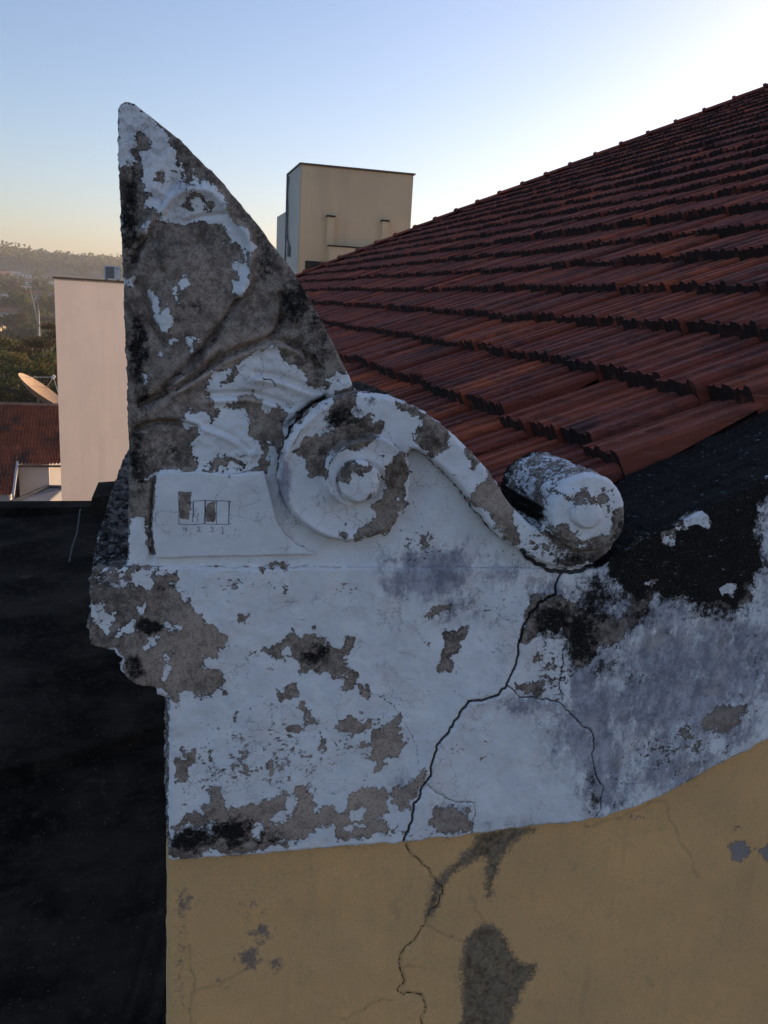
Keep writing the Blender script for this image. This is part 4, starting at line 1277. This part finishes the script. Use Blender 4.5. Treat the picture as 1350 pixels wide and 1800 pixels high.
def slab_mesh(name, u0, u1, vfun0, vfun1, z, amp, seed, nu=60, nv=70, skirt=.5):
    vv, ff = [], []
    for i in range(nu + 1):
        for j in range(nv + 1):
            u = u0 + (u1 - u0) * (i / nu)
            a, b = vfun0(u), vfun1(u)
            v = a + (b - a) * (j / nv)
            zz = z + amp * float(fbm(np.array([u * 100]), np.array([v * 100]), 60, seed, 5)[0])
            vv.append((u, v, zz))
    for i in range(nu):
        for j in range(nv):
            a = i * (nv + 1) + j
            ff.append((a, a + nv + 1, a + nv + 2, a + 1))
    ringi = [i * (nv + 1) for i in range(nu + 1)] + [nu * (nv + 1) + j for j in range(1, nv + 1)] + [i * (nv + 1) + nv for i in range(nu - 1, -1, -1)] + [j for j in range(nv - 1, 0, -1)]
    n0 = len(vv)
    for r in ringi: vv.append((vv[r][0], vv[r][1], z - skirt))
    k = len(ringi)
    for q in range(k):
        a, b = ringi[q], ringi[(q + 1) % k]
        ff.append((a, n0 + q, n0 + (q + 1) % k, b))
    return mesh_obj(name, vv, ff, BLACK, ann, True)


crease = lambda u: 3.64 + .52 * (u + .05)
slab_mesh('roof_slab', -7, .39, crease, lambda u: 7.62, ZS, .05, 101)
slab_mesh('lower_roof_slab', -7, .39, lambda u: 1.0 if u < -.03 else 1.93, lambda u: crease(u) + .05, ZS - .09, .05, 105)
mbk = MB()
mbk.quadbox((-7, 7.60, ZS - .4), (.39, 7.84, ZS + .06))
o = mbk.build('parapet_coping', BLACK, ann)
mbk = MB()
mbk.prism([(-.60, 7.55, ZS - .2), (-.0, 7.55, ZS - .2), (-.0, 8.3, ZS - .2), (-.60, 8.3, ZS - .2)], [(-.52, 7.62, ZS + .14), (0, 7.62, ZS + .19), (0, 8.2, ZS + .19), (-.5, 8.2, ZS + .15)])
mbk.build('raised_block', BLACK, ann)
mbk = MB()
mbk.quadbox((-6.9, 1.05, 0), (-.05, 7.7, ZS - .58))
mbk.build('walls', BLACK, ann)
wl = [pt(141, 899, 7.5), pt(138, 925, 7.05), pt(135, 948, 6.72), pt(128, 972, 6.4), pt(122, 998, 6.0)]
wl = [Vector((p.x, p.y, max(p.z, ZS + .06))) for p in wl]
mbk = MB(); mbk.tube([wl[0] + Vector((0, .25, -.05))] + wl, .006, 5)
WIRE = simple_material('grey_cable', (0.09, 0.085, 0.08), (0.15, 0.145, 0.14), 30)
w_ = mbk.build('cable', WIRE)
tag(w_, 'thin pale cable hanging over the edge of the black flat roof', 'cable')

# ------------------------------------------------------------------ tall pink wall, AC unit
PINK = facade_material('pinkish_render', (0.64, 0.555, 0.51), (0.70, 0.60, 0.55), (0.54, 0.46, 0.42))
DARK = simple_material('dark_flashing', (0.035, 0.028, 0.025), (0.06, 0.045, 0.038), 6)
pk = empty('pink_building', (-.6, 42, -4), 'tall blank pinkish-beige wall of a building left of the leaf ornament', 'building')
tl = pt(95, 489, 40)
PA = R(34.8)                    # the blank wall turns towards the low sun
pk.location = (tl.x, 40, -4)
fp = [(0, 0), (8.5, 0), (11, 3), (5.2, 6.5)]
mbp = MB(); mbp.prism([(x, y, -3) for x, y in fp], [(x, y, tl.z + 4) for x, y in fp]); o = mbp.build('wall', PINK); o.parent = pk
fp = [(-.12, -.08), (8.6, -.1), (11.1, 3), (5.2, 6.6)]
mbp = MB(); mbp.prism([(x, y, tl.z + 4.002) for x, y in fp], [(x, y, tl.z + 4.07) for x, y in fp]); o = mbp.build('roof_flashing', DARK); o.parent = pk
pk.rotation_euler = (0, 0, PA)
WHITE = simple_material('white_metal', (0.50, 0.52, 0.54), (0.58, 0.59, 0.60), 3, .6)
GRILLE = simple_material('dark_grille', (0.05, 0.055, 0.065), (0.09, 0.095, 0.11), 40, .6)
zt = tl.z + .075
d_ = rays([(181, 480)])[0]; tt_ = (math.tan(PA) * tl.x - 40) / (math.tan(PA) * d_[0] - d_[1])
ac = empty('air_conditioner', (d_[0] * tt_ + .05, d_[1] * tt_ + .35, zt), 'pale grey air-conditioner outdoor unit on top edge of the pink wall', 'air conditioner')
acs = tt_ * math.hypot(d_[0], d_[1]) / 40
def acbox(name, boxes, mat):
    mb = MB()
    for p, q in boxes: mb.quadbox(p, q)
    o = mb.build(name, mat); o.parent = ac
acbox('casing', [((0, 0, .04), (.66, .30, .60))], WHITE)
acbox('fan_grille', [((.04, -.015, .09 + q * .052), (.40, -.002, .125 + q * .052)) for q in range(9)], GRILLE)
acbox('badge', [((.50, -.008, .47), (.60, -.002, .50))], DARK)
acbox('foot', [((.06, .02, 0), (.12, .28, .04))], DARK)
acbox('foot', [((.54, .02, 0), (.60, .28, .04))], DARK)
ac.scale = (acs, acs, acs)
ac.rotation_euler = (0, 0, R(8))

# ------------------------------------------------------------------ beige water-tank tower
BEIGE = facade_material('beige_render', (0.68, 0.50, 0.31), (0.74, 0.55, 0.34), (0.50, 0.39, 0.26))
SKYLITW = simple_material('skylit_side_render', (0.50, 0.47, 0.41), (0.56, 0.52, 0.45), .5)  # paler than the front: sky light on the left side put into the colour
tk = empty('beige_tower', (6.2, 29.3, ZC - 6), 'square beige roof tower rising behind the end of the tiled roof', 'tower')
L0 = pt(530, 291, 28.0); R0 = pt(727, 306, 28.0)
zt = (L0.z + R0.z) / 2
mbp = MB()
mbp.quadbox((L0.x, 28, 0), (R0.x, 30.7, zt)); mbp.build('tower_wall', BEIGE, tk)
mbp = MB()
mbp.quadbox((L0.x - .004, 28.02, 4), (L0.x - .03, 30.68, zt - .01)); mbp.build('skylit_side_skin', SKYLITW, tk)  # thin skin over the left wall, painted pale as if lit by sky
mbp = MB(); mbp.quadbox((L0.x - .06, 27.94, zt + .002), (R0.x + .05, 30.76, zt + .05)); mbp.build('roof_flashing', simple_material('brown_flashing', (0.10, 0.08, 0.055), (0.14, 0.11, 0.08), 5), tk)
zl = pt(500, 372, 31).z
mbp = MB(); mbp.quadbox((L0.x - .02, 30.71, 0), (L0.x + 3, 33.2, zl)); mbp.build('lower_block', SKYLITW, tk)
for (xa, xb, yt) in ((576, 588, 381), (672, 683, 389)):
    a = pt(xa, yt, 27.85); b = pt(xb, yt, 27.85)
    mbp = MB(); mbp.quadbox((a.x, 27.83, ZC - 3), (b.x, 27.999, a.z)); pl = mbp.build('pilaster', BEIGE, tk)
    mbp = MB(); mbp.quadbox((a.x - .03, 27.80, a.z + .002), (b.x + .03, 27.998, a.z + .05)); mbp.build('pilaster_cap', DARK, pl)
a = pt(578, 433, 27.7); b = pt(735, 443, 27.7)
mbp = MB(); mbp.quadbox((a.x, 27.66, ZC - 3), (b.x + .5, 27.829, a.z)); lw = mbp.build('low_front_wall', BEIGE, tk)
mbp = MB(); mbp.quadbox((a.x - .02, 27.63, a.z + .002), (b.x + .52, 27.829, a.z + .045)); mbp.build('wall_cap', DARK, lw)
a = pt(537, 458, 27.95); b = pt(574, 478, 27.95)
mbp = MB(); mbp.quadbox((a.x, 27.96, b.z - .5), (b.x, 27.998, a.z)); mbp.build('window', simple_material('dark_window', (0.02, 0.018, 0.016), (0.04, 0.035, 0.03), 2, .4), tk)
mbp = MB()
for q in range(1, 4):
    xx = a.x + (b.x - a.x) * q / 4
    mbp.quadbox((xx - .015, 27.94, b.z - .5), (xx + .015, 27.959, a.z))
mbp.build('window_bar', DARK, tk)
xs = L0.x - .07
mbp = MB()
mbp.tube([(xs, 30.2, zt - .1), (xs, 30.25, ZC + 2.9), (xs - .02, 30.15, ZC + 2.3), (xs - .02, 29.9, ZC + 1.9), (xs, 29.6, ZC + 1.65)], .035, 6)
mbp.tube([(xs, 30.5, zt + .02), (xs, 30.5, ZC + .2)], .03, 6)
mbp.quadbox((xs - .05, 29.5, ZC + 1.35), (xs + .05, 29.72, ZC + 1.68))
mbp.build('drain_pipe', simple_material('grey_pipe', (0.12, 0.12, 0.12), (0.17, 0.17, 0.17), 5), tk)

HAZE = .00034
# ------------------------------------------------------------------ terrain
RP = [(0, -9), (25, -9), (45, -13), (75, -16), (150, -21), (280, -21), (420, -14), (600, -6), (760, 0), (880, 10), (980, 20), (1100, 24), (1500, 22), (3000, 10)]


def ground_z(x, y):
    r = math.hypot(x, y)
    az = math.degrees(math.atan2(x, y))
    zz = float(np.interp(r, [a for a, _ in RP], [b for _, b in RP]))
    far = min(1, max(0, (r - 500) / 400))
    zz -= far * (az + 9) * .55
    return ZC + zz


rs = [0, 12, 25, 35, 45, 60, 75, 100, 150, 200, 280, 350, 420, 500, 600, 680, 760, 820, 880, 930, 980, 1040, 1100, 1300, 1500, 2200, 3000]
vv, ff = [(0, 0, 0)], []
NA = 180
for r in rs[1:]:
    for k in range(NA):
        a = 2 * math.pi * k / NA
        azd = math.degrees(a); azd = azd - 360 if azd > 180 else azd
        ac_ = max(-40, min(40, azd))
        x, y = r * math.sin(a), r * math.cos(a)
        zz = float(np.interp(r, [p for p, _ in RP], [q for _, q in RP])) - min(1, max(0, (r - 500) / 400)) * (ac_ + 9) * .55
        vv.append((x, y, ZC + zz))
for k in range(NA): ff.append((0, 1 + (k + 1) % NA, 1 + k))
for i in range(len(rs) - 2):
    for k in range(NA):
        a = 1 + i * NA + k; b = 1 + i * NA + (k + 1) % NA
        ff.append((a, b, b + NA, a + NA))
GROUND = simple_material('grass_and_earth', (0.045, 0.055, 0.022), (0.13, 0.10, 0.06), .03, lo=.4, hi=.62)
g = mesh_obj('ground', vv, ff, GROUND, None, True); tag(g, kind='structure')
vz = g.data
# ------------------------------------------------------------------ foliage
def leaf_material(name, c1, c2, c3):
    n = NT(name)
    geo = n.t.nodes.new('ShaderNodeNewGeometry')
    rnd = geo.outputs['Random Per Island']
    col = n.mix(rnd, c1, c2)
    col = n.mix(n.ss(n.noise(.5, 3), .45, .7), col, c3)
    tr_ = n.t.nodes.new('ShaderNodeBsdfTranslucent')
    n.lk(col, tr_.inputs[0])
    mx = n.t.nodes.new('ShaderNodeMixShader'); mx.inputs[0].default_value = .5
    n.lk(col, n.b.inputs['Base Color']); n.b.inputs['Roughness'].default_value = .6
    n.t.links.new(n.b.outputs[0], mx.inputs[1]); n.t.links.new(tr_.outputs[0], mx.inputs[2]); n.t.links.new(mx.outputs[0], n.out.inputs[0])
    return n.mat


LEAF_D = leaf_material('dark_leaves', (0.045, 0.058, 0.014), (0.12, 0.12, 0.028), (0.14, 0.10, 0.03))
LEAF_M = leaf_material('green_leaves', (0.065, 0.088, 0.020), (0.17, 0.165, 0.04), (0.14, 0.14, 0.035))
LEAF_Y = leaf_material('rusty_leaves', (0.08, 0.045, 0.012), (0.11, 0.075, 0.02), (0.06, 0.05, 0.018))
BARK = simple_material('bark', (0.05, 0.04, 0.03), (0.09, 0.075, 0.06), 6)
PALEBARK = simple_material('pale_bark', (0.30, 0.26, 0.21), (0.42, 0.37, 0.31), 3)


def tree_mesh(h, rad, nclump, nleaf, leaf, seed, flat=.5, bare=.35):
    r = random.Random(seed)
    tb = MB()
    lean = (r.uniform(-.06, .06) * h, r.uniform(-.06, .06) * h)
    top = Vector((lean[0], lean[1], h * .55))
    tb.tube([(0, 0, -.5), (lean[0] * .3, lean[1] * .3, h * .25), tuple(top)], [h * .035, h * .026, h * .018], 7)
    lv, lf = [], []
    for c in range(nclump):
        a = 2 * math.pi * (c * .618 + r.uniform(-.1, .1)); q = math.sqrt((c + .5) / nclump)
        cz = h * bare + (h * (1 - bare)) * (r.uniform(.15, .9)) * (1 - .35 * q)
        cc = Vector((rad * q * math.cos(a) + lean[0], rad * q * math.sin(a) + lean[1], cz))
        mid = top.lerp(cc, .5) + Vector((0, 0, h * .02 * r.uniform(-1, 1)))
        tb.tube([tuple(top * r.uniform(.6, 1)), tuple(mid), tuple(cc)], [h * .012, h * .008, h * .003], 5)
        cr = rad * r.uniform(.25, .45)
        for k in range(nleaf):
            d = Vector((r.gauss(0, 1), r.gauss(0, 1), r.gauss(0, 1))); d.normalize()
            d *= cr * (r.random() ** .4)
            p = cc + Vector((d.x, d.y, d.z * flat))
            n1 = Vector((r.gauss(0, 1), r.gauss(0, 1), r.gauss(0, 1) + .8)).normalized()
            u = n1.orthogonal().normalized(); w = n1.cross(u)
            s = leaf * r.uniform(.6, 1.3)
            b = len(lv)
            lv += [tuple(p - u * s * .5), tuple(p + w * s * .3), tuple(p + u * s * .5), tuple(p - w * s * .3)]
            lf.append((b, b + 1, b + 2, b + 3))
    return (tb.v, tb.f), (lv, lf)


def make_tree(name, loc, geo, leafm, label, group=None, bark=None):
    e = empty(name, loc, label, 'tree', group)
    (tv, tf), (lv, lf) = geo
    t = mesh_obj('trunk', tv, tf, bark or BARK, None, True); t.parent = e
    c = mesh_obj('crown', lv, lf, leafm, None); c.parent = e
    return e


def copy_thing(src, loc, label=None, rz=0, sc=1.0):
    r = src.copy(); C.objects.link(r); r.location = loc; r.rotation_euler = (0, 0, rz); r.scale = (sc, sc, sc)
    if label: r['label'] = label
    for ch in list(src.children):
        c = ch.copy(); C.objects.link(c); c.parent = r
        for gch in list(ch.children):
            d = gch.copy(); C.objects.link(d); d.parent = c
    return r


def gpos(px, r):
    """ground point at distance r seen at photo column px (on the horizon)"""
    d = rays([(px, 600)])[0]; az = math.atan2(d[0], d[1])
    x, y = r * math.sin(az), r * math.cos(az)
    return x, y, ground_z(x, y)


def tree_at(px, r, ytop):
    """location and height so that the crown top shows near photo row ytop"""
    x, y, z = gpos(px, r)
    d = rays([(px, ytop)])[0]
    ztop = ZC + d[2] / math.hypot(d[0], d[1]) * r
    return (x, y, z), max(2.5, ztop - z)


big = [(66, 74, 560, 4.2, LEAF_D, 'large dark spreading tree behind the satellite dish, nearest tree left of pink wall', 11), (6, 84, 562, 4.0, LEAF_D, 'dark spreading tree at the left edge behind the small tiled house', 12), (88, 96, 532, 4.6, LEAF_Y, 'rust-tinged spreading tree beside the top half of the pink wall', 13), (-40, 80, 560, 6, LEAF_D, 'dark spreading tree just outside the left edge of view', 14), (180, 90, 560, 6, LEAF_M, 'green spreading tree hidden behind the pink wall', 15)]
for px, r, yt, rad, mt, lab, sd in big[:3]:  # nearest big crowns
    loc, h = tree_at(px, r, yt)
    make_tree('spreading_tree', loc, tree_mesh(h, rad, 24, 300, .30, sd, .28, .40), mt, lab)

# smaller trees between the houses of the valley
protos = []
for k in range(6):
    protos.append(tree_mesh(8, 3.6, 12, 130, .62, 40 + k, .8, .25))
mats = [LEAF_D, LEAF_M, LEAF_M, LEAF_D, LEAF_Y, LEAF_M]
rt = random.Random(21)
protoobj = {}
GRP = 'trees scattered across the valley town'
PLAIN = ['dark rounded tree among houses of the valley town', 'mid-green rounded tree among houses of the valley town', 'green bushy tree among houses of the valley town', 'dark bushy tree among houses of the valley town', 'rust-tinged tree among houses of the valley town', 'small green tree among houses of the valley town']
for k in range(190):
    px = rt.uniform(-60, 240) if k % 4 == 0 else (rt.uniform(-1100, -60) if k > 130 else rt.uniform(-10, 105))
    r = rt.choice([rt.uniform(110, 240), rt.uniform(200, 420), rt.uniform(380, 820)])
    x, y, z = gpos(px, r)
    q = rt.randrange(6); sc = rt.uniform(.7, 1.35) * (1.0 if r < 400 else 1.15)
    if q not in protoobj:
        protoobj[q] = make_tree('valley_tree', (x, y, z - .3), protos[q], mats[q], PLAIN[q], GRP)
        protoobj[q].scale = (sc, sc, sc)
    else:
        copy_thing(protoobj[q], (x, y, z - .3), None, rt.uniform(0, 6.28), sc)

# ------------------------------------------------------------------ valley houses
WALLS = [simple_material('house_wall_white', (0.55, 0.52, 0.46), (0.62, 0.58, 0.52), .4), simple_material('house_wall_cream', (0.50, 0.42, 0.30), (0.56, 0.47, 0.34), .4), simple_material('house_wall_grey', (0.34, 0.33, 0.33), (0.40, 0.38, 0.37), .4)]
ROOFS = [simple_material('clay_roof', (0.20, 0.085, 0.05), (0.27, 0.12, 0.07), 1.2), simple_material('fibre_cement_roof', (0.22, 0.21, 0.20), (0.33, 0.31, 0.29), 1.2)]
WIN = simple_material('window_glass_dark', (0.03, 0.035, 0.04), (0.06, 0.065, 0.07), 2, .3)


def house(loc, w, d, h, rz, wm, rm, label, group=None, flatroof=False):
    e = empty('valley_house', loc, label, 'house', group)
    mb = MB(); mb.quadbox((-w / 2, -d / 2, -2), (w / 2, d / 2, h)); o = mb.build('wall', wm); o.parent = e
    mb = MB()
    if flatroof:
        mb.quadbox((-w / 2 - .2, -d / 2 - .2, h + .003), (w / 2 + .2, d / 2 + .2, h + .3))
    else:
        rh = d * .22
        mb.prism([(-w / 2 - .5, -d / 2 - .5, h), (-w / 2 - .5, d / 2 + .5, h), (-w / 2 - .5, 0, h + rh)], [(w / 2 + .5, -d / 2 - .5, h), (w / 2 + .5, d / 2 + .5, h), (w / 2 + .5, 0, h + rh)])
    o = mb.build('roof', rm); o.parent = e
    for i in range(int(w // 3)):
        mb = MB(); x = -w / 2 + 1.5 + i * 3
        mb.quadbox((x - .6, -d / 2 - .03, h - 2), (x + .6, -d / 2 - .003, h - .8)); o = mb.build('window', WIN); o.parent = e
    e.rotation_euler = (0, 0, rz)
    return e


hs = [(8, 130, 9, 'white house with clay roof nearest behind the dark spreading trees'), (44, 150, 8, 'cream house seen through the branches behind the satellite dish'), (22, 190, 8, None), (60, 230, 9, None), (40, 300, 9, None), (15, 380, 11, None), (55, 420, 12, None), (30, 470, 12, None), (80, 520, 12, None), (45, 600, 14, None), (85, 620, 13, None), (20, 660, 14, None), (62, 700, 15, None), (95, 720, 14, None), (78, 780, 15, None), (8, 790, 15, None), (110, 500, 12, None), (130, 650, 14, None), (150, 420, 10, None), (170, 560, 12, None), (190, 700, 14, None), (120, 300, 9, None), (-20, 350, 10, None), (-30, 600, 12, None), (50, 800, 15, None), (25, 815, 14, None), (90, 825, 14, None), (140, 790, 15, None)]
for k, (px, r, w, lab) in enumerate(hs):
    x, y, z = gpos(px, r)
    wm = WALLS[k % 3] if k > 1 else WALLS[0]; rm = ROOFS[0 if k % 3 != 1 else 1]
    grp = None if lab else 'small houses of the valley town'
    kind = ['white', 'cream', 'grey'][k % 3] if k > 1 else 'white'
    house((x, y, z), w, w * .7, rt.uniform(3, 5.5), rt.uniform(-.6, .9), wm, rm, lab or 'small %s house with %s roof in the hazy valley town' % (kind, 'clay' if rm is ROOFS[0] else 'grey'), grp, k % 5 == 4)

# poles / pale bare trunk standing in the valley
loc, h = tree_at(68, 260, 498)
mb = MB(); mb.tube([loc, (loc[0] + .2, loc[1], loc[2] + h * .6), (loc[0] + .1, loc[1], loc[2] + h)], [.4, .3, .2], 8)
mb.tube([(loc[0], loc[1], loc[2] + h * .5), (loc[0] - 1.8, loc[1], loc[2] + h * .95)], [.2, .12], 6)
o = mb.build('bare_trunk', PALEBARK, None, True); tag(o, 'tall pale bare trunk standing alone above valley trees', 'tree trunk')

# wooded hill crest
rw = random.Random(9)
lv, lf = [], []
for k in range(1500):
    px = rw.uniform(-150, 700) if k % 3 else rw.uniform(-1500, -150)
    r = rw.uniform(905, 1130) if k % 2 else rw.uniform(1040, 1120)
    x, y, z = gpos(px, r)
    h = rw.uniform(12, 19) * (1.25 if rw.random() < .1 else 1)
    rad = h * rw.uniform(.34, .5)
    for q in range(46):
        d = Vector((rw.gauss(0, 1), rw.gauss(0, 1), rw.gauss(0, 1))).normalized() * (rw.random() ** .35)
        p = Vector((x + d.x * rad, y + d.y * rad, z + h * .45 + d.z * h * .5))
        n1 = Vector((rw.gauss(0, 1), rw.gauss(0, 1), rw.gauss(0, 1) + .6)).normalized()
        u = n1.orthogonal().normalized(); w = n1.cross(u); s = rw.uniform(2.2, 4.2)
        b = len(lv)
        lv += [tuple(p - u * s * .5), tuple(p + w * s * .4), tuple(p + u * s * .5), tuple(p - w * s * .4)]
        lf.append((b, b + 1, b + 2, b + 3))
o = mesh_obj('hill_forest', lv, lf, LEAF_D); tag(o, 'far wood covering the crest of the hazy hill', None, None, 'stuff')

# ------------------------------------------------------------------ tiled house below left and its satellite dish
HW = simple_material('house_white_wall', (0.52, 0.49, 0.47), (0.58, 0.55, 0.52), .5)
HT = NT('old_clay_tiles')
_c = HT.mix(HT.ss(HT.noise(1.3, 5, .7), .35, .65), (0.17, 0.046, 0.022), (0.28, 0.082, 0.038))
_c = HT.mix(HT.ss(HT.noise(4.0, 3, .6), .64, .72), _c, (0.34, 0.15, 0.10))
_c = HT.mix(HT.ss(HT.noise(.6, 3, .6), .5, .7), _c, (0.075, 0.035, 0.028))
HT.done(_c, .9); HT = HT.mat
he = empty('tiled_house', (-7, 57, ZC - 14), 'white house with steep clay tiled roof below the satellite dish', 'house')
rg = pt(50, 712, 60.0); ev = pt(60, 816, 55.6)
slope = (rg.z - ev.z) / (60.0 - 55.6)
VB = lambda u: 53.4 if u < pt(29, 814, 55.6).x else 55.6
ux0, ux1 = -15.0, pt(104, 806, 55.9).x + .0
cols = int((-3.4 - ux0) / .2)
vv, ff = [], []
S8 = 6; rows = 13
for part_, (ua, ub, vb) in enumerate(((ux0, pt(29, 814, 55.6).x, 53.5), (pt(29, 814, 55.6).x + .002, -3.6, 55.6))):
    ncol = int((ub - ua) / .2 * S8)
    nrow = int((60 - vb) / .34)
    n0 = len(vv)
    for j in range(nrow):
        for e_ in (0, 1):
            v = 60 - (j + e_) * (60 - vb) / nrow
            for i in range(ncol + 1):
                u = ua + (ub - ua) * i / ncol
                zz = rg.z - slope * (60 - v) + .055 * math.cos(2 * math.pi * (u / .2 + .15 * math.sin(j * 3))) + (.04 if e_ else 0) + .012 * math.sin(j * 7.3 + u * 4)
                vv.append((u, v, zz))
    W_ = ncol + 1
    for j in range(nrow * 2 - 1):
        for i in range(ncol):
            a = n0 + j * W_ + i
            ff.append((a, a + W_, a + W_ + 1, a + 1))
o = mesh_obj('roof_tiles', vv, ff, HT, he, False); o['kind'] = 'stuff'
# ridge caps
mb = MB()
nridge = int((-3.6 - ux0) / .4)
for i in range(nridge):
    u = ux0 + i * .4
    mb.tube([(u, 60.02, rg.z + .05), (u + .43, 60.02, rg.z + .03)], [.13, .11], 8)
mb.build('ridge_caps', simple_material('ridge_clay', (0.26, 0.13, 0.09), (0.36, 0.21, 0.15), 1.5), he)
x29 = pt(29, 814, 55.6).x
zv = lambda v: rg.z - slope * (60 - v)
# back slope, walls
mb = MB()
mb.prism([(ux0, 60.05, rg.z - .03), (ux0, 64.5, rg.z - .03 - slope * 4.4), (ux0, 64.5, rg.z - .2 - slope * 4.4), (ux0, 60.05, rg.z - .2)], [(-3.6, 60.05, rg.z - .03), (-3.6, 64.5, rg.z - .03 - slope * 4.4), (-3.6, 64.5, rg.z - .2 - slope * 4.4), (-3.6, 60.05, rg.z - .2)])
mb.build('back_slope', HT, he)
xr = pt(86, 830, 55.9).x
mb = MB()
mb.quadbox((x29 + .05, 56.0, -9), (xr, 60, ev.z - .12))
mb.build('front_wall', HW, he)
mb = MB()
mb.quadbox((ux0 + .3, 53.9, -9), (x29 - .25, 60, zv(53.9) - .15))
mb.build('left_wing_wall', HW, he)
mb = MB()
fp = [(xr + .01, 56.3), (xr + 1.6, 58.2), (xr + 1.6, 60), (xr + .01, 60)]; mb.prism([(x, y, -9) for x, y in fp], [(x, y, ev.z + .1) for x, y in fp]); mb.build('rear_wall', HW, he)
mb = MB()
mb.prism([(x29 - .02, 53.45, zv(53.5) - .12), (x29 + .10, 53.45, zv(53.5) - .12), (x29 + .10, 53.45, zv(53.5) + .10), (x29 - .02, 53.45, zv(53.5) + .10)], [(x29 - .02, 55.7, zv(55.7) - .12), (x29 + .10, 55.7, zv(55.7) - .12), (x29 + .10, 55.7, zv(55.7) + .10), (x29 - .02, 55.7, zv(55.7) + .10)])
mb.build('verge_board', simple_material('white_board', (0.42, 0.42, 0.43), (0.48, 0.48, 0.49), 2), he)
mb = MB(); mb.quadbox((x29 + .11, 55.45, ev.z - .16), (-3.9, 55.6, ev.z - .05)); mb.build('eave_board', simple_material('dark_board', (0.06, 0.045, 0.04), (0.09, 0.07, 0.06), 2), he)
# lean-to with a metal roof
le = empty('lean_to', (-6, 54, ZC - 14), 'grey metal lean-to roof with dark gutter in front of the white house', 'lean-to')
GM = simple_material('grey_sheet_metal', (0.20, 0.205, 0.22), (0.27, 0.27, 0.28), 1.0, .5)
q = [pt(12, 888, 53.0), pt(85, 857, 55.5), pt(112, 858, 55.5), pt(60, 903, 52.6)]
mb = MB()
mb.prism([tuple(p + Vector((0, 0, -.12))) for p in q], [tuple(p) for p in q]); mb.build('metal_roof', GM, le)
mb = MB(); mb.tube([tuple(q[0] + Vector((0, -.05, .08))), tuple(q[1] + Vector((0, -.05, .08)))], .12, 6); mb.tube([tuple(q[1] + Vector((0, -.05, .08))), tuple(q[2] + Vector((.3, -.05, .08)))], .10, 6)
mb.build('gutter', simple_material('dark_gutter', (0.05, 0.055, 0.065), (0.08, 0.085, 0.10), 3), le)
mb = MB(); mb.quadbox((q[0].x + .2, 53.4, -9), (-4.2, 53.6, q[3].z - .5)); mb.build('lean_to_wall', WALLS[2], le)

# satellite dish (mesh parabola, seen nearly from the side)
DM = NT('dish_mesh')
wv = DM.noise(60, 2)
DM.done(DM.mix(DM.ss(wv, .3, .7), (0.36, 0.24, 0.14), (0.50, 0.35, 0.22)), .6); DM = DM.mat
dl = pt(33, 656, 61.5); dr = pt(118, 716, 61.5)
cen = (dl + dr) / 2; ax = (dr - dl).normalized(); rd = (dr - dl).length / 2
nrm = Vector((.55, -.03, .83)); nrm = (nrm - ax * nrm.dot(ax)).normalized(); oth = ax.cross(nrm)
de = empty('satellite_dish', tuple(cen - Vector((0, 0, 2))), 'big tilted mesh satellite dish with sunlit face above the tiled house', 'satellite dish')
SEC = 12
for s_ in range(SEC):
    vv, ff = [], []
    for i in range(7):
        for j in range(4):
            rr = rd * (.06 + .94 * i / 6); a = 2 * math.pi * (s_ + j / 3 * .985) / SEC
            vv.append(tuple(cen + ax * (rr * math.cos(a)) + oth * (rr * math.sin(a)) + nrm * (.30 * rd * (rr / rd) ** 2 - .30 * rd)))
    for i in range(6):
        for j in range(3):
            a = i * 4 + j; ff.append((a, a + 4, a + 5, a + 1))
    n0 = len(vv); vv += [tuple(Vector(v) - nrm * .02) for v in vv]; ff += [tuple(n0 + q2 for q2 in f[::-1]) for f in ff]
    mesh_obj('dish_panel', vv, ff, DM, de, True)
mb = MB()
for s_ in range(SEC):
    a = 2 * math.pi * s_ / SEC
    mb.tube([tuple(cen + ax * (rr * math.cos(a)) + oth * (rr * math.sin(a)) + nrm * (.30 * rd * (rr / rd) ** 2 - .30 * rd - .04)) for rr in np.linspace(.1, rd, 7)], .022, 4)
mb.build('ribs', GM, de)
foc = cen + nrm * rd * .62
for s_ in (1, 5, 9):
    a = 2 * math.pi * s_ / SEC
    mb = MB(); mb.tube([tuple(cen + ax * (rd * math.cos(a)) + oth * (rd * math.sin(a))), tuple(foc)], .018, 5); mb.build('feed_strut', WHITE, de)
mb = MB(); mb.tube([tuple(foc + nrm * .12), tuple(foc - nrm * .12)], [.10, .13], 8); mb.build('feed_horn', WHITE, de)
mb = MB(); mb.tube([(cen.x, cen.y, cen.z - 5), tuple(cen - nrm * rd * .3)], .07, 8); mb.build('mast', GM, de)

# ------------------------------------------------------------------ evening haze
hz = bpy.data.materials.new('haze'); hz.use_nodes = True
ht = hz.node_tree; ht.nodes.clear()
ho = ht.nodes.new('ShaderNodeOutputMaterial'); hv = ht.nodes.new('ShaderNodeVolumePrincipled')
hv.inputs['Color'].default_value = (0.86, 0.87, 0.9, 1)
hv.inputs['Density'].default_value = HAZE
hv.inputs['Anisotropy'].default_value = .3
ht.links.new(hv.outputs[0], ho.inputs['Volume'])
mb = MB(); mb.quadbox((-3300, -3300, ZC - 60), (3300, 3300, ZC + 62)); o = mb.build('haze', hz); tag(o, kind='stuff')
